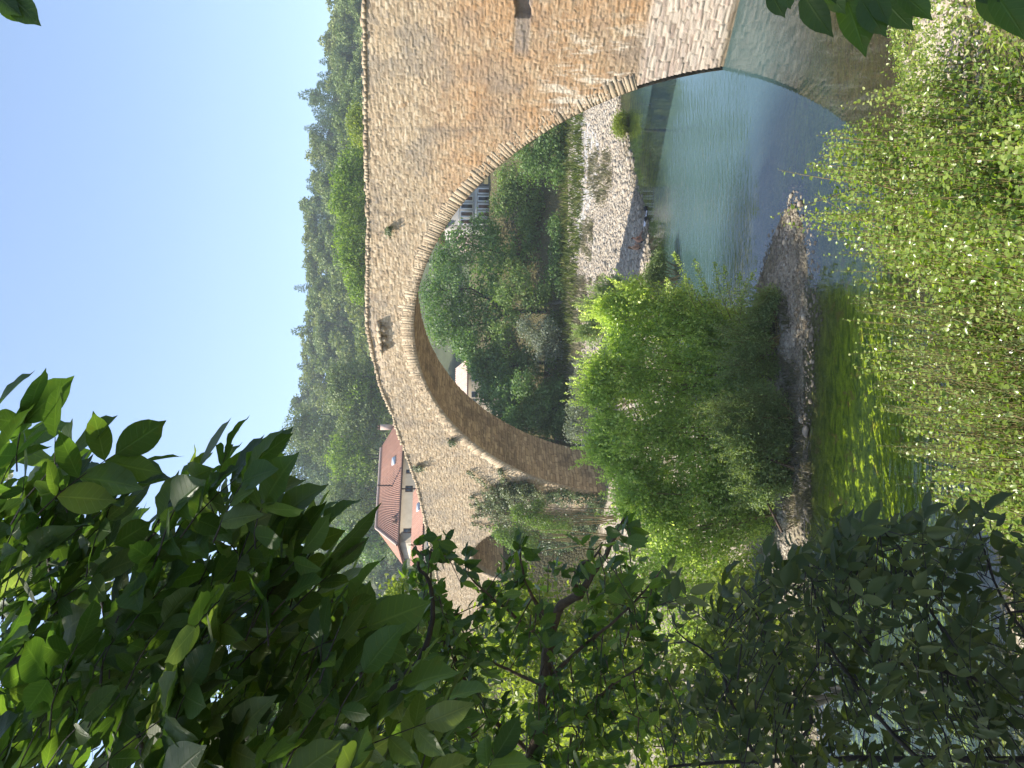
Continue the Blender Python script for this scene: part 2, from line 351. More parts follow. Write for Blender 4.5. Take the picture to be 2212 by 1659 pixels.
bridge = empty('stone_bridge', 'old humpbacked stone bridge with one great arch over the river', 'bridge')
def build_bridge():
    # front wall with real relief
    res = .05
    S = np.arange(-33, 46, res); Z = np.arange(-1.2, 18, res)
    SS, ZZ = np.meshgrid(S, Z, indexing='ij')
    h, rid, jn = stones(SS, ZZ, (.09, .19), (.12, .38), 3, zl=ZLOW, rowh2=(.13, .24), wid2=(.3, .85), pro=.04, edge=.035)
    big = .03 * np.sin(SS * .31 + 1) * np.sin(ZZ * .43)
    wd = -h + big
    # shallow walled-up niche near the right edge
    ns0, nz0 = hitb(np.array(1112.), np.array(0.)); ns1, nz1 = hitb(np.array(1142.), np.array(110.))
    nsd = float(hitb(np.array(1130.), np.array(36.))[0])
    inn = (SS > ns0 - 3) & (SS < nsd) & (ZZ < nz0 - .05 + .06 * np.sin(SS * 7)) & (ZZ > nz1 + .02 + .06 * np.sin(SS * 9))
    wd = np.where(inn, wd + .4, wd)
    ok = (ZZ < ztop(SS) - .02) & ~inarch(SS, ZZ, .12)
    V = br(SS, ZZ, wd).reshape(-1, 3)
    Fq = grid_faces(len(S), len(Z)); keep = ok.reshape(-1)[Fq].all(1); Fq = Fq[keep]
    used = np.zeros(len(V), bool); used[Fq.ravel()] = True; idx = np.cumsum(used) - 1
    mk('front_wall', V[used], idx[Fq][:, ::-1], M['stone'], bridge, {'rnd': rid.reshape(-1)[used], 'jnt': jn.reshape(-1)[used]}, True)
    # recess core of the niche: dark deep hole at the frame edge
    # arch rings
    def ring(name, cs, cz, r, el, a0, a1, thick, seed):
        g = np.random.default_rng(seed); mb = MB(); a = a0
        while a < a1:
            da = g.uniform(.08, .30) / r; t = thick * (g.uniform(.8, 1.05) if g.random() < .75 else g.uniform(.55, 1.2)); pr = g.uniform(.0, .022)
            da = min(da, a1 - a + 1e-4); gp = .0015 / r
            tw = g.uniform(-.1, .1) * da
            pts = []
            for (aa, rr) in ((a + gp, r), (a + da - gp, r), (a + da - gp + tw, r + t), (a + gp + tw, r + t)):
                pts.append((cs + rr * math.cos(aa), cz + rr * math.sin(aa) / el))
            fr = [br(p[0], p[1], -pr + g.uniform(-.012, .012)) for p in pts]; ba = [br(p[0], p[1], .5) for p in pts]
            mid = np.mean(fr, 0) - np.append(BN, 0) * .008
            mb.add(np.array(fr + ba + [mid]), [(3, 2, 6, 7), (0, 3, 7, 4), (1, 0, 4, 5), (2, 1, 5, 6)], g.random())
            k = mb.n - 9
            mb.F.setdefault(3, []).append(np.array([(0, 1, 8), (1, 2, 8), (2, 3, 8), (3, 0, 8)]) + k); mb.M.setdefault(3, []).append(np.zeros(4, int))
            a += da
        mb.build(name, M['ring'], bridge)
    aL = math.asin((ZLOW - ZC) * EL / RA)
    ring('arch_ring', 0, ZC, RA, EL, aL * .3, math.pi - aL, .80, 5)   # left springing stays low, right one stops at the ashlar
    ring('flood_arch_ring', FS, FZ, FR, 1, -.02, math.pi + .02, .55, 6)
    # right jamb below the ring and vault: displaced barrel
    a = np.arange(math.asin((-1.2 - ZC) * EL / RA), math.pi - math.asin((-1.2 - ZC) * EL / RA), .055 / RA)
    wv = np.arange(-.02, BW + .01, .055)
    AA, WW = np.meshgrid(a, wv, indexing='ij')
    h, rid, jn = stones(WW * 1.0, AA * RA, (.17, .32), (.25, .8), 11, pro=.08, edge=.05)
    rr = RA - h * .8 + .0
    rr = np.where(WW < .5, np.maximum(rr, RA - .01), rr) - .012
    mk('vault', br(rr * np.cos(AA), ZC + rr * np.sin(AA) / EL, WW + .012).reshape(-1, 3), grid_faces(len(a), len(wv)), M['vault'], bridge, {'rnd': rid.ravel(), 'jnt': jn.ravel()}, True)
    a = np.concatenate([np.arange(0, math.pi, .06 / FR)]); wv = np.arange(0.02, BW, .06)
    sa = np.concatenate([np.full(60, FS + FR), FS + FR * np.cos(a), np.full(60, FS - FR)]); za = np.concatenate([np.linspace(FZ - 6, FZ - .05, 60), FZ + FR * np.sin(a), np.linspace(FZ - .05, FZ - 6, 60)])
    arc = np.concatenate([[0], np.cumsum(np.hypot(np.diff(sa), np.diff(za)))])
    AR, WW = np.meshgrid(arc, wv, indexing='ij'); h, rid, jn = stones(WW, AR, (.16, .3), (.25, .7), 12, pro=.04)
    mk('flood_vault', br(sa[:, None] + 0 * WW, za[:, None] + 0 * WW, WW).reshape(-1, 3), grid_faces(len(sa), len(wv)), M['vault'], bridge, {'rnd': rid.ravel(), 'jnt': jn.ravel()}, True)
    # back wall
    S = np.arange(-34, 34.01, .25); Z = np.arange(-1.2, 18, .12)
    SS, ZZ = np.meshgrid(S, Z, indexing='ij'); ok = (ZZ < ztop(SS) - .02) & ~inarch(SS, ZZ, .12)
    # follow outlines exactly: column strips
    Vb, Fb = [], []
    S = np.arange(-34, 46.5, .2)
    lo = np.full(len(S), -1.2); ins = np.abs(S) < RA
    top_in = ZC + np.sqrt(np.maximum(RA ** 2 - S ** 2, 0)) / EL; lo = np.where(ins & (top_in > -1.2), top_in, lo)
    inf = np.abs(S - FS) < FR; lo = np.where(inf, FZ + np.sqrt(np.maximum(FR ** 2 - (S - FS) ** 2, 0)), lo)
    k = 12; fr = np.linspace(0, 1, k)
    ZZ = lo[:, None] + (ztop(S) - lo)[:, None] * fr
    mk('back_wall', br(S[:, None] + 0 * ZZ, ZZ, BW).reshape(-1, 3), grid_faces(len(S), k), M['stone'], bridge, {'rnd': rng.random(len(S) * k), 'jnt': np.zeros(len(S) * k)})
    # roadway, parapets, coping
    zr = ztop(S) - .85
    mk('roadway', br(np.stack([S, S], 1), np.stack([zr, zr], 1), np.stack([0 * S + .4, 0 * S + BW - .4], 1)).reshape(-1, 3), grid_faces(len(S), 2), plain('road surface', (.30, .28, .25)), bridge)
    for nm, w0, w1 in (('parapet', .012, .42), ('parapet', BW - .42, BW - .012)):
        zt = ztop(S) - .01; zb = ztop(S) - 1.0
        Vp = np.stack([br(S, zb, w0), br(S, zt, w0), br(S, zt, w1), br(S, zb, w1)], 1).reshape(-1, 3)
        mk(nm, Vp, grid_faces(len(S), 4), M['stone'], bridge, {'rnd': np.full(len(Vp), .5), 'jnt': np.zeros(len(Vp))})
    g = np.random.default_rng(9); mb = MB(); s = -33.
    while s < 46:
        l = g.uniform(.10, .34); hh = g.uniform(.10, .22); z0 = ztop(s + l / 2)
        mb.box(s + .008, s + l - .008, -g.uniform(.03, .10), .46, z0 - .12, z0 + hh - .10, g.random(), .018, fr=brf); s += l
    mb.build('coping', M['ring'], bridge); mb = MB()
    s = -33.
    while s < 46:
        l = g.uniform(.2, .5); z0 = ztop(s + l / 2)
        mb.box(s + .008, s + l - .008, BW - .46, BW + .06, z0 - .1, z0 + g.uniform(.0, .06), g.random(), .015, fr=brf); s += l
    mb.build('coping', M['ring'], bridge)
    # corbel stones at the crown, with the drain block
    cs, cz = hitb(np.array(822.), np.array(728.)); mb = MB(); g = np.random.default_rng(4)
    for i in range(5):
        mb.box(cs - 1.3 + i * .52, cs - 1.3 + i * .52 + .48, -.34, .1, cz - .08, cz + .12, g.random(), .02, fr=brf)
    for i in range(3):
        mb.box(cs - .9 + i * .8, cs - .9 + i * .8 + .22, -.26, .1, cz - .34, cz - .09, g.random(), .02, fr=brf)
    mb.build('corbel', M['ring'], bridge)
    # beam holes in the left jamb
    mb = MB()
    for X, Y in ((1296, 992), (1301, 1019), (1304, 1045)):
        pass
build_bridge()
for nm in ('ring', 'vault'):
    pass

# ------------------------------------------------------------------ terrain
FB = np.array([(120, 90), (60, 72), (40, 66), (30, 63), (21.3, 59), (18, 56.3), (13.5, 52.5), (10.6, 49.9), (8.4, 49.2), (5.5, 48.6), (2, 45.5), (-1, 41), (-2, 36.5), (0.2, 33), (2.4, 30.9), (4.2, 30.0), (5.4, 28.7), (6.9, 26.9), (5.4, 26.1), (2, 25.7), (-1.5, 26.5), (-6, 26.2), (-12, 25.0), (-22, 24.5), (-40, 26), (-200, 30), (-200, 500), (300, 500), (300, 90)], float)
NB = np.array([(-200, 20), (-30, 17.5), (-14, 14.8), (-8, 14.4), (-2, 16.6), (2, 18.2), (6, 19.6), (10, 20.2), (16, 24), (21, 28), (30, 27), (60, 26), (200, 26), (200, -60), (-200, -60)], float)
def sdist(P, poly):
    d = np.full(len(P), 1e9); inside = np.zeros(len(P), bool)
    for a, b in zip(poly, np.roll(poly, -1, 0)):
        ab = b - a; t = np.clip(((P - a) @ ab) / (ab @ ab), 0, 1); d = np.minimum(d, np.linalg.norm(P - a - t[:, None] * ab, axis=1))
        c = (a[1] > P[:, 1]) != (b[1] > P[:, 1])
        xx = a[0] + (P[:, 1] - a[1]) / (ab[1] + 1e-12) * ab[0]; inside ^= c & (P[:, 0] < xx)
    return np.where(inside, d, -d)
def ss(x, a, b): t = np.clip((x - a) / (b - a), 0, 1); return t * t * (3 - 2 * t)
def lump(P, sc, seed):
    g = np.random.default_rng(seed); v = 0
    for k in range(6):
        d = g.normal(size=2); d /= np.linalg.norm(d); v = v + np.sin(P @ d * sc * (1 + k * .37) + g.uniform(0, 6.28))
    return v / 6
def terrain(P):
    P = np.asarray(P, float); x, y = P[:, 0], P[:, 1]
    f, nb = sdist(P, FB), sdist(P, NB)
    f = f + .35 * lump(P, 1.1, 1); nb = nb + .4 * lump(P, .9, 2)
    zf = .085 * np.maximum(f, 0) ** .85 + .05 * lump(P, 2.3, 3)
    zf = np.minimum(zf, 1.15 + .2 * lump(P, .3, 9))
    zf += 8.0 * ss(y + .12 * x, 86, 104) + 3 * ss(y, 104, 140)
    sb = P @ BT - TC
    zf += 9.5 * ss(sb, 20, 34) * ss(y, 28, 50) * (1 - ss(x, -15, -8))
    zn = np.minimum(.56 * np.maximum(nb, 0), 9.9) + .10 * lump(P, 1.7, 4) * ss(nb, 0, 2)
    wtr = np.maximum(-np.maximum(f, nb), 0)
    zw = -np.minimum(2.2, .085 * wtr + .012 * wtr ** 2) * (1 - .62 * (1 - ss(y, 25.5, 28)) * (1 - ss(x, 3, 9)))
    return np.where(f > 0, zf, np.where(nb > 0, zn, zw)), f, nb
x = np.arange(-70, 82, .4); y = np.arange(-14, 132, .4)
XX, YY = np.meshgrid(x, y, indexing='ij'); P2 = np.stack([XX.ravel(), YY.ravel()], 1)
tz, tf_, tn_ = terrain(P2)
veg = np.clip(ss(tn_, .3, 3.5) + ss(P2[:, 1] + .12 * P2[:, 0], 80, 88) + ss(P2 @ BT - TC, 17, 24) * ss(tf_, 2, 6), 0, 1)
isl = ss(-P2[:, 0], 0, 5) * ss(tf_, .8, 2.5) * (P2[:, 1] < 50)
veg = np.maximum(veg, isl * .5)
algae = (1 - ss(P2[:, 1], 27, 31)) * ss(-P2[:, 0], -8, -1.0) 
algae = np.maximum(algae, .62 * ss(P2[:, 1], 42, 45) * (1 - ss(-tf_, 3.0, 7.0)))
algae = np.maximum(algae, .35 * (1 - ss(P2[:, 1], 26, 30)))
mt, n, b = newmat('gravel ground')
vo = nd(n, 'ShaderNodeTexVoronoi', feature='F1'); vo.inputs['Scale'].default_value = 4.2; n.links.new(pos(n), vo.inputs['Vector'])
vo2 = nd(n, 'ShaderNodeTexVoronoi', feature='F1'); vo2.inputs['Scale'].default_value = 11; n.links.new(pos(n), vo2.inputs['Vector'])
sc_ = nd(n, 'ShaderNodeSeparateColor'); n.links.new(vo.outputs['Color'], sc_.inputs[0])
sc2 = nd(n, 'ShaderNodeSeparateColor'); n.links.new(vo2.outputs['Color'], sc2.inputs[0])
c = ramp(n, math_(n, 'ADD', math_(n, 'MULTIPLY', sc_.outputs[0], .6), math_(n, 'MULTIPLY', sc2.outputs[0], .4)), [(.1, (.13, .105, .08)), (.4, (.29, .245, .185)), (.65, (.38, .33, .255)), (.95, (.47, .42, .34))])
c = mixc(n, ramp(n, noise(n, .35, 4), [(.45, 0.), (.7, .45)]), c, (.36, .33, .27))
gv = mixc(n, noise(n, 3.5, 5, .7), (.045, .055, .018), (.16, .13, .07))
c = mixc(n, ramp(n, math_(n, 'ADD', attr(n, 'veg'), math_(n, 'MULTIPLY', math_(n, 'SUBTRACT', noise(n, .8, 4, .6), .5), .9)), [(.4, 0.), (.62, 1.)]), c, gv)
mpa = nd(n, 'ShaderNodeMapping'); mpa.inputs['Scale'].default_value = (.6, 1.6, 1); n.links.new(pos(n), mpa.inputs[0])
al = mixc(n, ramp(n, noise(n, 2.0, 6, .72, mpa.outputs[0], 1.2), [(.36, 0.), (.64, 1.)]), (.10, .19, .006), (.56, .70, .03))
al = mixc(n, ramp(n, noise(n, 1.5, 4, .7), [(.58, 0.), (.66, .8)]), al, (.42, .30, .06))
am = math_(n, 'MULTIPLY', attr(n, 'algae'), ramp(n, attr(n, 'zz'), [(.44, 1.), (.50, 0.)]))
uw = ramp(n, attr(n, 'zz'), [(.47, 1.), (.51, 0.)])
c = mixc(n, math_(n, 'MULTIPLY', uw, .75), c, (.16, .17, .07))
c = mixc(n, ramp(n, attr(n, 'zz'), [(.52, .6), (.56, 0.)]), c, mixc(n, 1., c, (.42, .40, .30), 'MULTIPLY'))
c = mixc(n, am, c, al)
n.links.new(c, b.inputs['Base Color']); b.inputs['Roughness'].default_value = .95; b.inputs['Specular IOR Level'].default_value = .15
bb = bump(n, vo.outputs['Distance'], -.12, .9); n.links.new(bump(n, vo2.outputs['Distance'], -.05, .8, bb), b.inputs['Normal'])
M['ground'] = mt
g_ = mk('ground', np.concatenate([P2, tz[:, None]], 1), grid_faces(len(x), len(y)), M['ground'], None,
        {'veg': veg, 'algae': algae, 'zz': np.clip(tz * .5 + .5, 0, 1)}, True)
tag(g_, kind='structure')
def tz_at(P):
    return terrain(np.atleast_2d(np.asarray(P, float)))[0]

# water
x = np.arange(-70, 82, .5); y = np.arange(8, 92, .5)
XX, YY = np.meshgrid(x, y, indexing='ij'); W2 = np.stack([XX.ravel(), YY.ravel()], 1)
wz = terrain(W2)[0]
mt, n, b = newmat('river water')
P = pos(n); sxyz = nd(n, 'ShaderNodeSeparateXYZ'); n.links.new(P, sxyz.inputs[0])
mp = nd(n, 'ShaderNodeMapping'); mp.inputs['Scale'].default_value = (.45, 1.5, 1); mp.inputs['Rotation'].default_value = (0, 0, -.15); n.links.new(P, mp.inputs[0])
rip = math_(n, 'MULTIPLY', band(n, sxyz.outputs[1], 30.5, 33, 41, 46), math_(n, 'SUBTRACT', 1.0, band(n, sxyz.outputs[0], 11, 17, 90, 91)))
rip = math_(n, 'MULTIPLY', rip, ramp(n, noise(n, .25, 3), [(.25, .35), (.6, 1.)]))
chan = math_(n, 'MULTIPLY', band(n, sxyz.outputs[1], 8, 9, 25.5, 27.5), band(n, sxyz.outputs[0], -60, -59, 0, 4))
amp = math_(n, 'ADD', math_(n, 'ADD', math_(n, 'MULTIPLY', rip, .38), math_(n, 'MULTIPLY', chan, .3)), .012)
wvn = math_(n, 'MULTIPLY', noise(n, 2.6, 3, .5, mp.outputs[0], .3), amp)
bn = bump(n, wvn, .10, 1.0)
fr = n.nodes.new('ShaderNodeFresnel'); fr.inputs['IOR'].default_value = 1.58; n.links.new(bn, fr.inputs['Normal'])
gl = n.nodes.new('ShaderNodeBsdfGlossy'); gl.inputs['Roughness'].default_value = .015; gl.inputs['Color'].default_value = (.95, .97, 1, 1); n.links.new(bn, gl.inputs['Normal'])
tr = n.nodes.new('ShaderNodeBsdfTransparent')
n.links.new(ramp(n, attr(n, 'depth'), [(0., (.98, .98, .96)), (.25, (.94, .97, .80)), (1., (.35, .55, .5))]), tr.inputs[0])
df = n.nodes.new('ShaderNodeBsdfDiffuse'); df.inputs[0].default_value = (.056, .104, .104, 1)
tb = n.nodes.new('ShaderNodeMixShader'); n.links.new(ramp(n, attr(n, 'depth'), [(.0, 0.), (.16, .10), (.45, .75), (1., .92)]), tb.inputs[0])
n.links.new(tr.outputs[0], tb.inputs[1]); n.links.new(df.outputs[0], tb.inputs[2])
mx = n.nodes.new('ShaderNodeMixShader'); n.links.new(fr.outputs[0], mx.inputs[0]); n.links.new(tb.outputs[0], mx.inputs[1]); n.links.new(gl.outputs[0], mx.inputs[2])
n.links.new(mx.outputs[0], n.nodes['Material Output'].inputs[0])
wo = mk('water', np.concatenate([W2, 0 * W2[:, :1]], 1), grid_faces(len(x), len(y)), mt, None, {'depth': np.clip(-wz / 2.2, 0, 1)}, True)
tag(wo, kind='structure')

# hill
SK = np.array([(-500, 700), (0, 700), (80, 696), (160, 690), (200, 668), (280, 652), (400, 648), (480, 650), (600, 648), (700, 648), (830, 652), (930, 640), (1000, 640), (1100, 640), (1300, 640), (1660, 660), (2200, 700)], float)
def hillz(x, y):
    Yp = 829.5 - x / np.maximum(y, 1) * F_
    zr = H + 275 * (1012 - np.interp(Yp, SK[:, 0], SK[:, 1]) - 42) / F_
    t = (y - 125) / 150.
    return np.where(t < 1, 9 + (zr - 9) * np.clip(t, 0, 1) ** 1.15, zr - (y - 275) * .25) - 1.5
x = np.arange(-330, 331, 6.); y = np.arange(124, 420, 5.)
XX, YY = np.meshgrid(x, y, indexing='ij')
hz = hillz(XX, YY) + 1.2 * lump(np.stack([XX.ravel(), YY.ravel()], 1), .12, 5).reshape(XX.shape)
tag(mk('hill', np.stack([XX, YY, hz], -1).reshape(-1, 3), grid_faces(len(x), len(y)), plain('hill undergrowth', (.07, .085, .035), .95, .5, .12), None, None, True), kind='structure')

# ------------------------------------------------------------------ trees
def blob_leaves(blobs, n, ls, outw=.8, shell=.45, cl=10, cr_=.9, flat=.5):
    """leaf clumps over the shells of ellipsoid blobs [(c(3), r(3), weight)]"""
    wts = np.array([b[2] for b in blobs], float); wts /= wts.sum()
    k = rng.choice(len(blobs), n // cl, p=wts)
    C = np.array([b[0] for b in blobs], float)[k]; R = np.array([b[1] for b in blobs], float)[k]
    d = rdir(len(k)); rad = 1 - shell * rng.random(len(k)) ** 1.6
    cc = C + R * d * rad[:, None]
    crnd = rng.random(len(k))
    P = np.repeat(cc, cl, 0); P = P + rng.normal(size=P.shape) * cr_ * np.array([1, 1, flat])
    o = np.repeat(norm(d * 1 + np.array([0, 0, .35])), cl, 0)
    N = norm(o * outw + rdir(len(P)) * .75)
    D = norm(np.cross(N, rdir(len(P))) - np.array([0, 0, .25]))
    L = ls * rng.uniform(.6, 1.35, len(P))
    r = np.clip(np.repeat(crnd, cl) * .65 + rng.random(len(P)) * .35, 0, 1)
    return P, D, N, L, r
def limbs(mb, base, blobs, r, lean=.0):
    base = np.asarray(base, float)
    top = np.mean([b[0] for b in blobs], 0)
    fork = base + (top - base) * .45
    mb.tube(np.array([base, base + (fork - base) * .5 + rng.normal(0, .05 * r * 8, 3) * [1, 1, 0], fork]), r, r * .7, 7)
    for c, rr, w_ in blobs:
        e = np.asarray(c, float) + rng.normal(0, .2, 3) * rr
        mid = (fork + e) / 2 + rng.normal(0, .12, 3) * np.linalg.norm(e - fork)
        mb.tube(np.array([fork - (fork - base) * .05, mid, e]), r * .5, r * .12, 5)
        for _ in range(3):
            q = mid + (e - mid) * rng.random(); mb.tube(np.array([q, q + rdir(1)[0] * rr * .7]), r * .18, r * .05, 4)
def tree(name, label, cat, group, base, blobs, n, ls, mat, tr_=.2, bark='bark', T=T_DIA, asp=.6, **kw):
    e = empty(name, label, cat, group)
    base = np.asarray(base, float)
    mb = MB(); limbs(mb, base, blobs, tr_); mb.build('trunk', M[bark], e, True)
    P, D, N, L, r = blob_leaves(blobs, n, ls, **kw)
    leaves('crown', P, D, N, L, L * asp, T, M[mat], e, r)
    return e
def pblobs(lst, d):
    """[(X, Y, rpx, weight)] in frame pixels at depth d -> metric blobs"""
    out = []
    for X, Y, r, w_ in lst:
        rr = r * d / F_; out.append((at(X, Y, d + rng.uniform(-.5, .5) * rr), np.array([rr, rr, rr * .85]), w_))
    return out
def ground_pt(p): return np.array([p[0], p[1], tz_at(p[:2])[0] - .1])

def far_tree(name, label, lst, d, n, ls, mat, tr_=.22, bark='bark', base=None, group='trees on the far bank', **kw):
    kw = {'cl': 14, 'cr_': .42 * max(1, d / 95), 'outw': .9, 'shell': .6, **kw}
    bl = pblobs(lst, d)
    if base is None: c = np.mean([b[0] for b in bl], 0); base = ground_pt(c)
    else: base = ground_pt(at(base[0], base[1], d))
    return tree(name, label, 'tree', group, base, bl, n, ls, M and mat, tr_, bark, **kw)

# trees seen through the arch
far_tree('broadleaf_tree', 'dark green tree in the right half of the arch, left of the shuttered house', [(985, 530, 48, 1), (1045, 500, 45, 1), (1060, 565, 60, 1.4), (1120, 540, 50, 1), (1140, 590, 45, .8), (960, 575, 40, .8)], 93, 9000, .34, 'robinia', .3)
far_tree('broadleaf_tree', 'tall lit tree filling the top of the arch opening', [(935, 640, 45, 1), (950, 700, 42, 1), (985, 610, 45, 1), (1000, 670, 50, 1.2), (1060, 640, 46, 1), (1050, 700, 40, .8), (1000, 740, 38, .8)], 90, 10000, .32, 'robinia', .3)
far_tree('pale_trunk_tree', 'tree with pale bare trunks and light drooping leaves beneath the crown of the arch', [(1090, 640, 34, 1), (1120, 615, 32, 1), (1150, 650, 28, 1), (1170, 630, 24, .8), (1110, 690, 30, .8), (1080, 720, 28, .6)], 86, 5200, .3, 'farlight', .2, 'barkl', base=(1225, 652))
far_tree('broadleaf_tree', 'dark feathery tree beside the tiled roof seen under the arch', [(1010, 745, 36, 1), (1060, 770, 34, 1), (1090, 800, 34, 1), (1060, 830, 26, .6), (1130, 775, 32, .8), (1030, 790, 22, .6)], 88, 6500, .32, 'robinia', .25)
far_tree('broadleaf_tree', 'dark bushy tree against the left inner side of the arch', [(1090, 850, 34, 1), (1130, 870, 38, 1.2), (1170, 860, 36, 1), (1180, 905, 34, 1), (1080, 890, 30, .8), (1130, 920, 34, .8), (1205, 880, 26, .6)], 84, 8000, .3, 'robinia', .22)
far_tree('broadleaf_tree', 'yellow green tree just below the shuttered house under the arch', [(1085, 440, 30, 1), (1115, 415, 36, 1.2), (1150, 440, 32, 1), (1095, 385, 28, .8), (1135, 470, 28, .8)], 90, 6500, .28, 'farlight', .22)
far_tree('broadleaf_tree', 'deep green shrubby tree at the right foot of the arch', [(1150, 360, 38, 1), (1130, 310, 36, 1), (1180, 320, 40, 1.2), (1195, 270, 36, 1), (1200, 370, 32, .9), (1160, 265, 32, .8), (1215, 310, 24, .8), (1215, 345, 22, .7)], 84, 8500, .27, 'robinia', .2)
far_tree('olive_shrub', 'silvery grey green shrub on the far bank below the pale trunks', [(1135, 710, 20, 1), (1160, 730, 26, 1.2), (1185, 715, 24, 1), (1170, 760, 22, .8), (1195, 755, 20, .8)], 82, 4200, .22, 'olive', .1)
far_tree('dark_shrub', 'low shaded shrub in front of the dark trees under the arch', [(1195, 590, 26, 1), (1205, 540, 24, 1), (1200, 490, 22, 1), (1215, 620, 22, 1)], 84, 3500, .25, 'robinia', .1)
far_tree('dark_shrub', 'low shaded shrub behind the silvery grey shrub', [(1200, 700, 22, 1), (1195, 780, 26, 1), (1205, 830, 26, 1), (1150, 800, 30, 1)], 87, 3500, .25, 'robinia', .1)
far_tree('broadleaf_tree', 'shaded tree deep behind the pale trunked tree', [(1110, 680, 60, 1), (1150, 600, 60, 1), (1110, 540, 60, 1), (1100, 770, 60, 1), (1180, 680, 40, 1), (1060, 600, 60, 1)], 100, 7000, .42, 'robinia', .3)
far_tree('broadleaf_tree', 'dark tree half covering the small cottage under the arch', [(1035, 800, 24, 1), (1050, 850, 26, 1), (1065, 815, 26, 1), (1090, 800, 30, 1), (1020, 770, 18, .7)], 90, 5000, .32, 'robinia', .2)
far_tree('dark_shrub', 'broad shaded thicket on the slope at the left end of the arch opening', [(1130, 830, 30, 1), (1170, 870, 34, 1), (1190, 920, 34, 1), (1150, 900, 34, 1), (1205, 850, 24, 1), (1110, 905, 28, 1), (1215, 900, 22, .8)], 80, 7000, .3, 'robinia', .1)
far_tree('dark_shrub', 'dark undergrowth between the trunks on the right side of the arch opening', [(1150, 500, 30, 1), (1180, 460, 30, 1), (1170, 550, 34, 1), (1185, 510, 30, 1), (1195, 420, 26, 1), (1190, 580, 26, 1)], 92, 6000, .3, 'robinia', .1)
# bright trees above the parapet
far_tree('plane_tree', 'bright green spreading tree standing highest above the right half of the parapet', [(770, 355, 44, 1.2), (745, 385, 34, 1), (770, 420, 44, 1), (735, 440, 30, .8), (765, 470, 40, 1), (800, 390, 50, 1)], 118, 9000, .42, 'lime', .3, group='bright trees behind the parapet')
far_tree('plane_tree', 'bright green tree behind the parapet right of the bridge crown', [(770, 530, 42, 1), (745, 510, 30, .9), (770, 590, 38, 1), (800, 560, 40, 1), (750, 560, 30, .8), (778, 625, 30, .7)], 116, 7500, .42, 'lime', .3, group='bright trees behind the parapet')
far_tree('plane_tree', 'small yellow green tree top peeping over the parapet far right', [(775, 285, 28, 1), (772, 252, 24, .9), (795, 270, 34, 1)], 112, 4000, .38, 'yellowg', .25, group='bright trees behind the parapet')

# hill forest: prototypes then copies
def proto(kind, k):
    P = []
    if kind == 'pine':
        h = rng.uniform(8, 11); lv = 11
        for i in range(lv):
            z = h * (.18 + .82 * i / lv); r = (2.5 + .6 * rng.random()) * (1 - i / lv) ** .75 + .15
            for a in np.arange(0, 6.28, 6.28 / max(5, int(9 * (1 - i / lv) + 4))):
                a += rng.random()
                q = rng.random(7) ** .7
                P.append(np.stack([np.cos(a) * r * q, np.sin(a) * r * q, z - .25 * q * r + rng.normal(0, .12, 7)], 1))
        P = np.concatenate(P); N = norm(np.array([0, 0, .7]) + rdir(len(P)) * .8); D = norm(P * [1, 1, 0] + rdir(len(P)) * .5 + [0, 0, .15])
        L = rng.uniform(.5, 1.0, len(P)); r = rng.random(len(P)); asp = .32; mat = M['pine']; tr = (h * .95, .16)
    else:
        h = rng.uniform(6, 9); bl = []
        for i in range(7):
            c = np.array([rng.normal(0, 1.2), rng.normal(0, 1.2), h * rng.uniform(.45, .85)]); rr = rng.uniform(1.1, 2.0); bl.append((c, np.array([rr, rr, rr * .85]), rr))
        P, D, N, L, r = blob_leaves(bl, 1100, .62, cl=8, cr_=.4); asp = .8; mat = M[kind]; tr = (h * .6, .14)
    mb = MB(); mb.tube(np.array([(0, 0, -1), (.1, 0, tr[0] * .5), (0, .1, tr[0])]), tr[1], .04, 5)
    # one mesh: crown and trunk
    o = leaves({'pine': 'pine_tree'}.get(kind, 'oak_tree'), P, D, N, L, L * asp, T_DIA, mat, None, r)
    t = mb.build('t', M['bark']); me = o.data; me.materials.append(M['bark'])
    import bmesh
    bm = bmesh.new(); bm.from_mesh(me); nf = len(bm.faces); bm.from_mesh(t.data); bm.faces.ensure_lookup_table()
    for f in bm.faces[nf:]: f.material_index = 1
    bm.to_mesh(me); bm.free(); tm = t.data; bpy.data.objects.remove(t); bpy.data.meshes.remove(tm)
    return o
PR = {k: [proto(k, i) for i in range(4)] for k in ('pine', 'oak', 'oaky')}
LAB = {'pine': 'dark conifer among the trees covering the hillside behind the bridge', 'oak': 'green rounded tree among the trees covering the hillside behind the bridge', 'oaky': 'ochre green rounded tree among the trees covering the hillside behind the bridge'}
GRP = {'pine': 'conifers on the wooded hillside', 'oak': 'green trees on the wooded hillside', 'oaky': 'ochre trees on the wooded hillside'}
first = {}
def put(kind, x, y, z, sc, label=None, grp=None):
    src = PR[kind][rng.integers(4)]
    o = src if id(src) not in first else src.copy()
    if id(src) in first: COL.objects.link(o)
    first[id(src)] = 1
    o.location = (x, y, z); o.rotation_euler = (rng.normal(0, .04), rng.normal(0, .04), rng.uniform(0, 6.28)); o.scale = (sc * rng.uniform(.9, 1.15), sc * rng.uniform(.9, 1.15), sc)
    return tag(o, label or LAB[kind], 'tree', grp or GRP[kind])
cnt = {'pine': 0, 'oak': 0, 'oaky': 0}
pts = []
tries = 0
